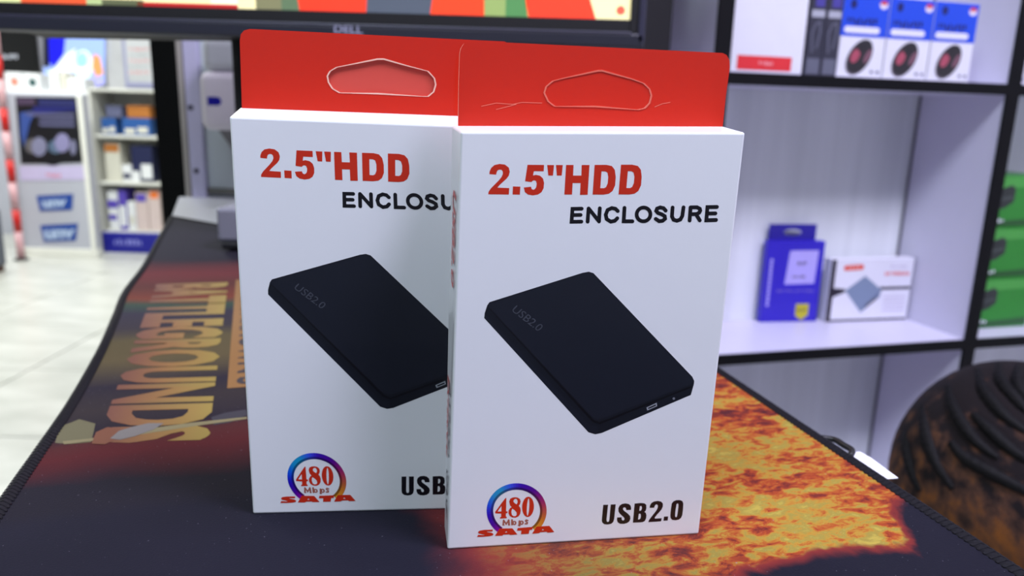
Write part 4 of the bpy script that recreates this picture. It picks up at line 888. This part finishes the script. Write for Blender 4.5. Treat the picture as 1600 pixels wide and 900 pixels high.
for r in range(6):
    printed('print_row', scribble(202, 234, 124 - r * 9, 120 - r * 9, 7, r), yfn(WY - .0198), mat('pale_red_print', (226, 150, 150), 0.5) if r % 2 else mat('pale_grey_row', (180, 186, 186), 0.5), t, 0.002)

# ------------------------------------------------------------------ seated person, head seen over the right edge of the desk
HC = Vector((0.460, 0.650, -0.186)); FD = Vector((0.55, 0.835, 0)).normalized(); SD = Vector((FD.y, -FD.x, 0))      # facing away to the right
per = tag(empty('person', (HC.x, HC.y - 0.02, FLOOR)), 'person with braided dark hair crouching beyond the right edge of the desk', 'person')
M_skin = surfmat('brown_skin', (120, 78, 50), (138, 92, 58), 12, 0.5, 0.02)
def skinmesh(name, verts, edges, rads, m, root=0, sub=2):
    me = bpy.data.meshes.new(name); me.from_pydata([tuple(p) for p in verts], edges, []); o = bpy.data.objects.new(name, me); COL.objects.link(o)
    md = o.modifiers.new('s', 'SKIN'); md.use_smooth_shade = True
    for i, r in enumerate(rads): me.skin_vertices[0].data[i].radius = (r if isinstance(r, tuple) else (r, r))
    me.skin_vertices[0].data[root].use_root = True
    sb_ = o.modifiers.new('u', 'SUBSURF'); sb_.levels = sub; sb_.render_levels = sub
    dg = bpy.context.evaluated_depsgraph_get(); me2 = bpy.data.meshes.new_from_object(o.evaluated_get(dg)); bpy.data.objects.remove(o); bpy.data.meshes.remove(me)
    me2.name = name; me2.materials.clear()
    for p in me2.polygons: p.use_smooth = True
    return me2
pel = Vector((HC.x, HC.y, FLOOR + 0.21)) - FD * 0.06; V3 = Vector
def at(f_, s, z): return Vector((HC.x, HC.y, 0)) + FD * f_ + SD * s + V3((0, 0, z))
bv = [at(-.06, 0, FLOOR + .22), at(-.08, 0, FLOOR + .34), at(-.06, 0, FLOOR + .47), at(-.02, 0, -.345), at(0.0, 0, -.30), at(.01, 0, -.22), at(.015, 0, -.15)]
be = [(0, 1), (1, 2), (2, 3), (3, 4), (4, 5), (5, 6)]; br_ = [.13, .12, .13, .085, .055, .07, .07]
for sgn in (-1, 1):
    b = len(bv)
    bv += [at(-.03, sgn * .15, FLOOR + .48), at(.03, sgn * .2, FLOOR + .28), at(.20, sgn * .14, FLOOR + .30), at(.255, sgn * .10, FLOOR + .33), at(.30, sgn * .09, FLOOR + .33)]
    be += [(2, b), (b, b + 1), (b + 1, b + 2), (b + 2, b + 3), (b + 3, b + 4)]; br_ += [.062, .045, .033, .034, .02]
    for k, (dx, dz) in enumerate(((-.03, .01), (-.01, .0), (.01, 0), (.03, -.002))):
        bv += [at(.335, sgn * .09 + dx, FLOOR + .33 + dz), at(.365, sgn * .09 + dx * 1.1, FLOOR + .315 + dz)]; j = len(bv); be += [(b + 4, j - 2), (j - 2, j - 1)]; br_ += [.009, .008]
    bv += [at(.29, sgn * .09 - sgn * .045, FLOOR + .345), at(.315, sgn * .09 - sgn * .055, FLOOR + .335)]; j = len(bv); be += [(b + 3, j - 2), (j - 2, j - 1)]; br_ += [.010, .009]
    b = len(bv)
    bv += [at(-.02, sgn * .09, FLOOR + .2), at(.30, sgn * .14, FLOOR + .36), at(.26, sgn * .13, FLOOR + .08), at(.27, sgn * .13, FLOOR + .035), at(.40, sgn * .14, FLOOR + .03)]
    be += [(0, b), (b, b + 1), (b + 1, b + 2), (b + 2, b + 3), (b + 3, b + 4)]; br_ += [.085, .06, .04, .038, .03]
bme = skinmesh('body', bv, be, br_, M_skin)
# head with face joined into the body mesh
bm = bmesh.new(); bm.from_mesh(bme)
def blob(c, r, rot=0.0, seg=24):
    res = bmesh.ops.create_uvsphere(bm, u_segments=seg, v_segments=seg // 2, radius=1.0)
    for v_ in res['verts']:
        q = v_.co; v_.co = c + FD * (q.x * r[0]) + SD * (q.y * r[1]) + V3((0, 0, q.z * r[2]))
    return res['verts']
hv = blob(HC + V3((0, 0, -.004)), (.095, .084, .108), 0, 32)
blob(HC + FD * .096 + V3((0, 0, -.02)), (.02, .014, .024), 0, 12); blob(HC + FD * .074 + V3((0, 0, -.085)), (.03, .036, .028), 0, 14)
for s in (-1, 1): blob(HC + SD * (s * .088) + FD * -.004 + V3((0, 0, -.03)), (.018, .008, .03), 0, 12)
bm.to_mesh(bme); bm.free(); bme.materials.append(M_skin)
for p in bme.polygons: p.use_smooth = True
link('body', bme, M_skin, per)
def sph(name, c, r, m, par, seg=12):
    b2 = bmesh.new(); res = bmesh.ops.create_uvsphere(b2, u_segments=seg, v_segments=seg // 2 + 2, radius=1.0)
    for v_ in b2.verts: q = v_.co.copy(); v_.co = c + FD * (q.x * r[0]) + SD * (q.y * r[1]) + V3((0, 0, q.z * r[2]))
    me = bpy.data.meshes.new(name); b2.to_mesh(me); b2.free(); return link(name, me, m, par, True)
for s in (-1, 1): sph('eye', HC + FD * .089 + SD * (s * .033) + V3((0, 0, 0.0)), (.008, .014, .008), mat('eye_dark', (30, 24, 22), 0.2), per)
sph('mouth', HC + FD * .099 + V3((0, 0, -.065)), (.006, .024, .006), mat('lip_brown', (120, 62, 54), 0.5), per)
# hair: short dark cap over the scalp with a faded lower edge, braids lying on it
M_hair = bpy.data.materials.new('short_black_hair'); M_hair.use_nodes = True
def hairmat(m):
    nt = m.node_tree; b = nt.nodes['Principled BSDF']; N = nt.nodes.new; L = nt.links.new
    tc = N('ShaderNodeTexCoord'); sp = N('ShaderNodeSeparateXYZ'); L(tc.outputs['Object'], sp.inputs[0])
    n1 = N('ShaderNodeTexNoise'); n1.inputs['Scale'].default_value = 1.0; n1.inputs['Detail'].default_value = 5; cxx = N('ShaderNodeCombineXYZ')
    da = Vector((0.62, 0.1, -0.75)).normalized(); db = da.cross(Vector((0.2, -1, 0.1))).normalized(); dc = da.cross(db)
    for k_, (dv, sc2_) in enumerate(((da, 14), (db, 75), (dc, 75))):
        dd_ = N('ShaderNodeVectorMath'); dd_.operation = 'DOT_PRODUCT'; L(tc.outputs['Object'], dd_.inputs[0]); dd_.inputs[1].default_value = tuple(dv * sc2_); L(dd_.outputs['Value'], cxx.inputs[k_])
    L(cxx.outputs[0], n1.inputs['Vector'])
    n2 = N('ShaderNodeTexNoise'); n2.inputs['Scale'].default_value = 900; n2.inputs['Detail'].default_value = 2; L(tc.outputs['Object'], n2.inputs['Vector'])
    mr = N('ShaderNodeMapRange'); mr.inputs[1].default_value = -0.245; mr.inputs[2].default_value = -0.02
    mr.inputs[3].default_value = -0.12; mr.inputs[4].default_value = 0.62; L(sp.outputs['Z'], mr.inputs[0])
    ad = N('ShaderNodeMath'); ad.operation = 'MULTIPLY_ADD'; L(n1.outputs['Fac'], ad.inputs[0]); ad.inputs[1].default_value = 1.15; L(mr.outputs[0], ad.inputs[2])
    su = N('ShaderNodeMath'); su.operation = 'MULTIPLY_ADD'; L(n2.outputs['Fac'], su.inputs[0]); su.inputs[1].default_value = 0.35; L(ad.outputs[0], su.inputs[2])
    cr = N('ShaderNodeValToRGB'); e = cr.color_ramp.elements; e[0].position = 0.58; e[0].color = (*s2l((132, 80, 34)), 1); e[1].position = 1.0; e[1].color = (*s2l((26, 20, 23)), 1); q = e.new(0.82); q.color = (*s2l((80, 54, 42)), 1)
    L(su.outputs[0], cr.inputs[0]); L(cr.outputs[0], b.inputs['Base Color']); b.inputs['Roughness'].default_value = 0.8; b.inputs['Specular IOR Level'].default_value = 0.2
    bp = N('ShaderNodeBump'); bp.inputs['Strength'].default_value = 0.8; bp.inputs['Distance'].default_value = 0.002; L(n2.outputs['Fac'], bp.inputs['Height']); L(bp.outputs[0], b.inputs['Normal'])
hairmat(M_hair)
RH = (.101, .098, .114)
b2 = bmesh.new(); bmesh.ops.create_uvsphere(b2, u_segments=40, v_segments=28, radius=1.0)
kill = [v_ for v_ in b2.verts if v_.co.z < -0.62 or (v_.co.x > 0.5 and v_.co.z < 0.35)]
bmesh.ops.delete(b2, geom=kill, context='VERTS')
for v_ in b2.verts: q = v_.co.copy(); v_.co = HC + FD * (q.x * RH[0]) + SD * (q.y * RH[1]) + V3((0, 0, q.z * RH[2]))
me = bpy.data.meshes.new('hair_cap'); b2.to_mesh(me); b2.free(); link('hair_cap', me, M_hair, per, True)
def onhead(x, y):
    d = ray(x, y); o = EYE - HC
    A = V3((d.dot(FD) / RH[0], d.dot(SD) / RH[1], d.z / RH[2])); O = V3((o.dot(FD) / RH[0], o.dot(SD) / RH[1], o.z / RH[2]))
    a, b, c = A.dot(A), 2 * A.dot(O), O.dot(O) - 1; dd = b * b - 4 * a * c
    if dd < 0: t = -b / (2 * a)
    else: t = (-b - math.sqrt(dd)) / (2 * a)
    p = EYE + d * t
    if dd < 0:
        q = p - HC; L_ = math.sqrt((q.dot(FD) / RH[0]) ** 2 + (q.dot(SD) / RH[1]) ** 2 + (q.z / RH[2]) ** 2); p = HC + q / L_
    return p
M_braid = mat('glossy_black_braid', (5, 4, 7), 0.7, spec=0.22, scale=260, var=0.7, bump=0.8)
BR = [[(1414, 676), (1416, 705), (1424, 738), (1436, 768)], [(1440, 634), (1443, 660), (1450, 692), (1464, 728), (1488, 764)], [(1481, 601), (1488, 632), (1504, 662), (1526, 690), (1560, 716)],
      [(1484, 690), (1506, 714), (1545, 737), (1585, 758), (1630, 780)], [(1527, 576), (1536, 606), (1556, 634), (1580, 657), (1625, 688)],
      [(1520, 646), (1545, 670), (1578, 700), (1620, 728)], [(1560, 568), (1562, 590), (1578, 612), (1605, 640), (1635, 660)], [(1592, 571), (1590, 592), (1598, 612), (1626, 636)], [(1640, 580), (1632, 598), (1640, 620)]]
for pts in BR:
    P = catmull([HC + (onhead(*p) - HC) * 0.985 for p in pts], 10); n = len(P)
    rads = [0.0058 * (0.55 + 0.45 * math.sin(math.pi * min(1, (i + 1.5) / n))) * (1 + 0.05 * math.sin(i * 1.9)) for i in range(n)]
    tube('braid', P, 0.004, M_braid, per, 10, rads)
# clothes
M_sh = mat('dark_shirt_cloth', (40, 44, 60), 0.85); M_tr = mat('black_trouser_cloth', (26, 26, 32), 0.85)
sv = [at(-.06, 0, FLOOR + .2), at(-.08, 0, FLOOR + .34), at(-.06, 0, FLOOR + .47), at(-.025, 0, -.365)]; se = [(0, 1), (1, 2), (2, 3)]; sr = [.142, .132, .142, .092]
for s in (-1, 1):
    b = len(sv); sv += [at(-.03, s * .15, FLOOR + .48), at(.01, s * .185, FLOOR + .36)]; se += [(2, b), (b, b + 1)]; sr += [.074, .062]
link('shirt', skinmesh('shirt', sv, se, sr, M_sh), M_sh, per)
tv = [at(-.06, 0, FLOOR + .22)]; te = []; tr2 = [.138]
for s in (-1, 1):
    b = len(tv); tv += [at(-.02, s * .09, FLOOR + .2), at(.30, s * .14, FLOOR + .36), at(.262, s * .131, FLOOR + .11)]; te += [(0, b), (b, b + 1), (b + 1, b + 2)]; tr2 += [.095, .07, .052]
link('trousers', skinmesh('trousers', tv, te, tr2, M_tr), M_tr, per)
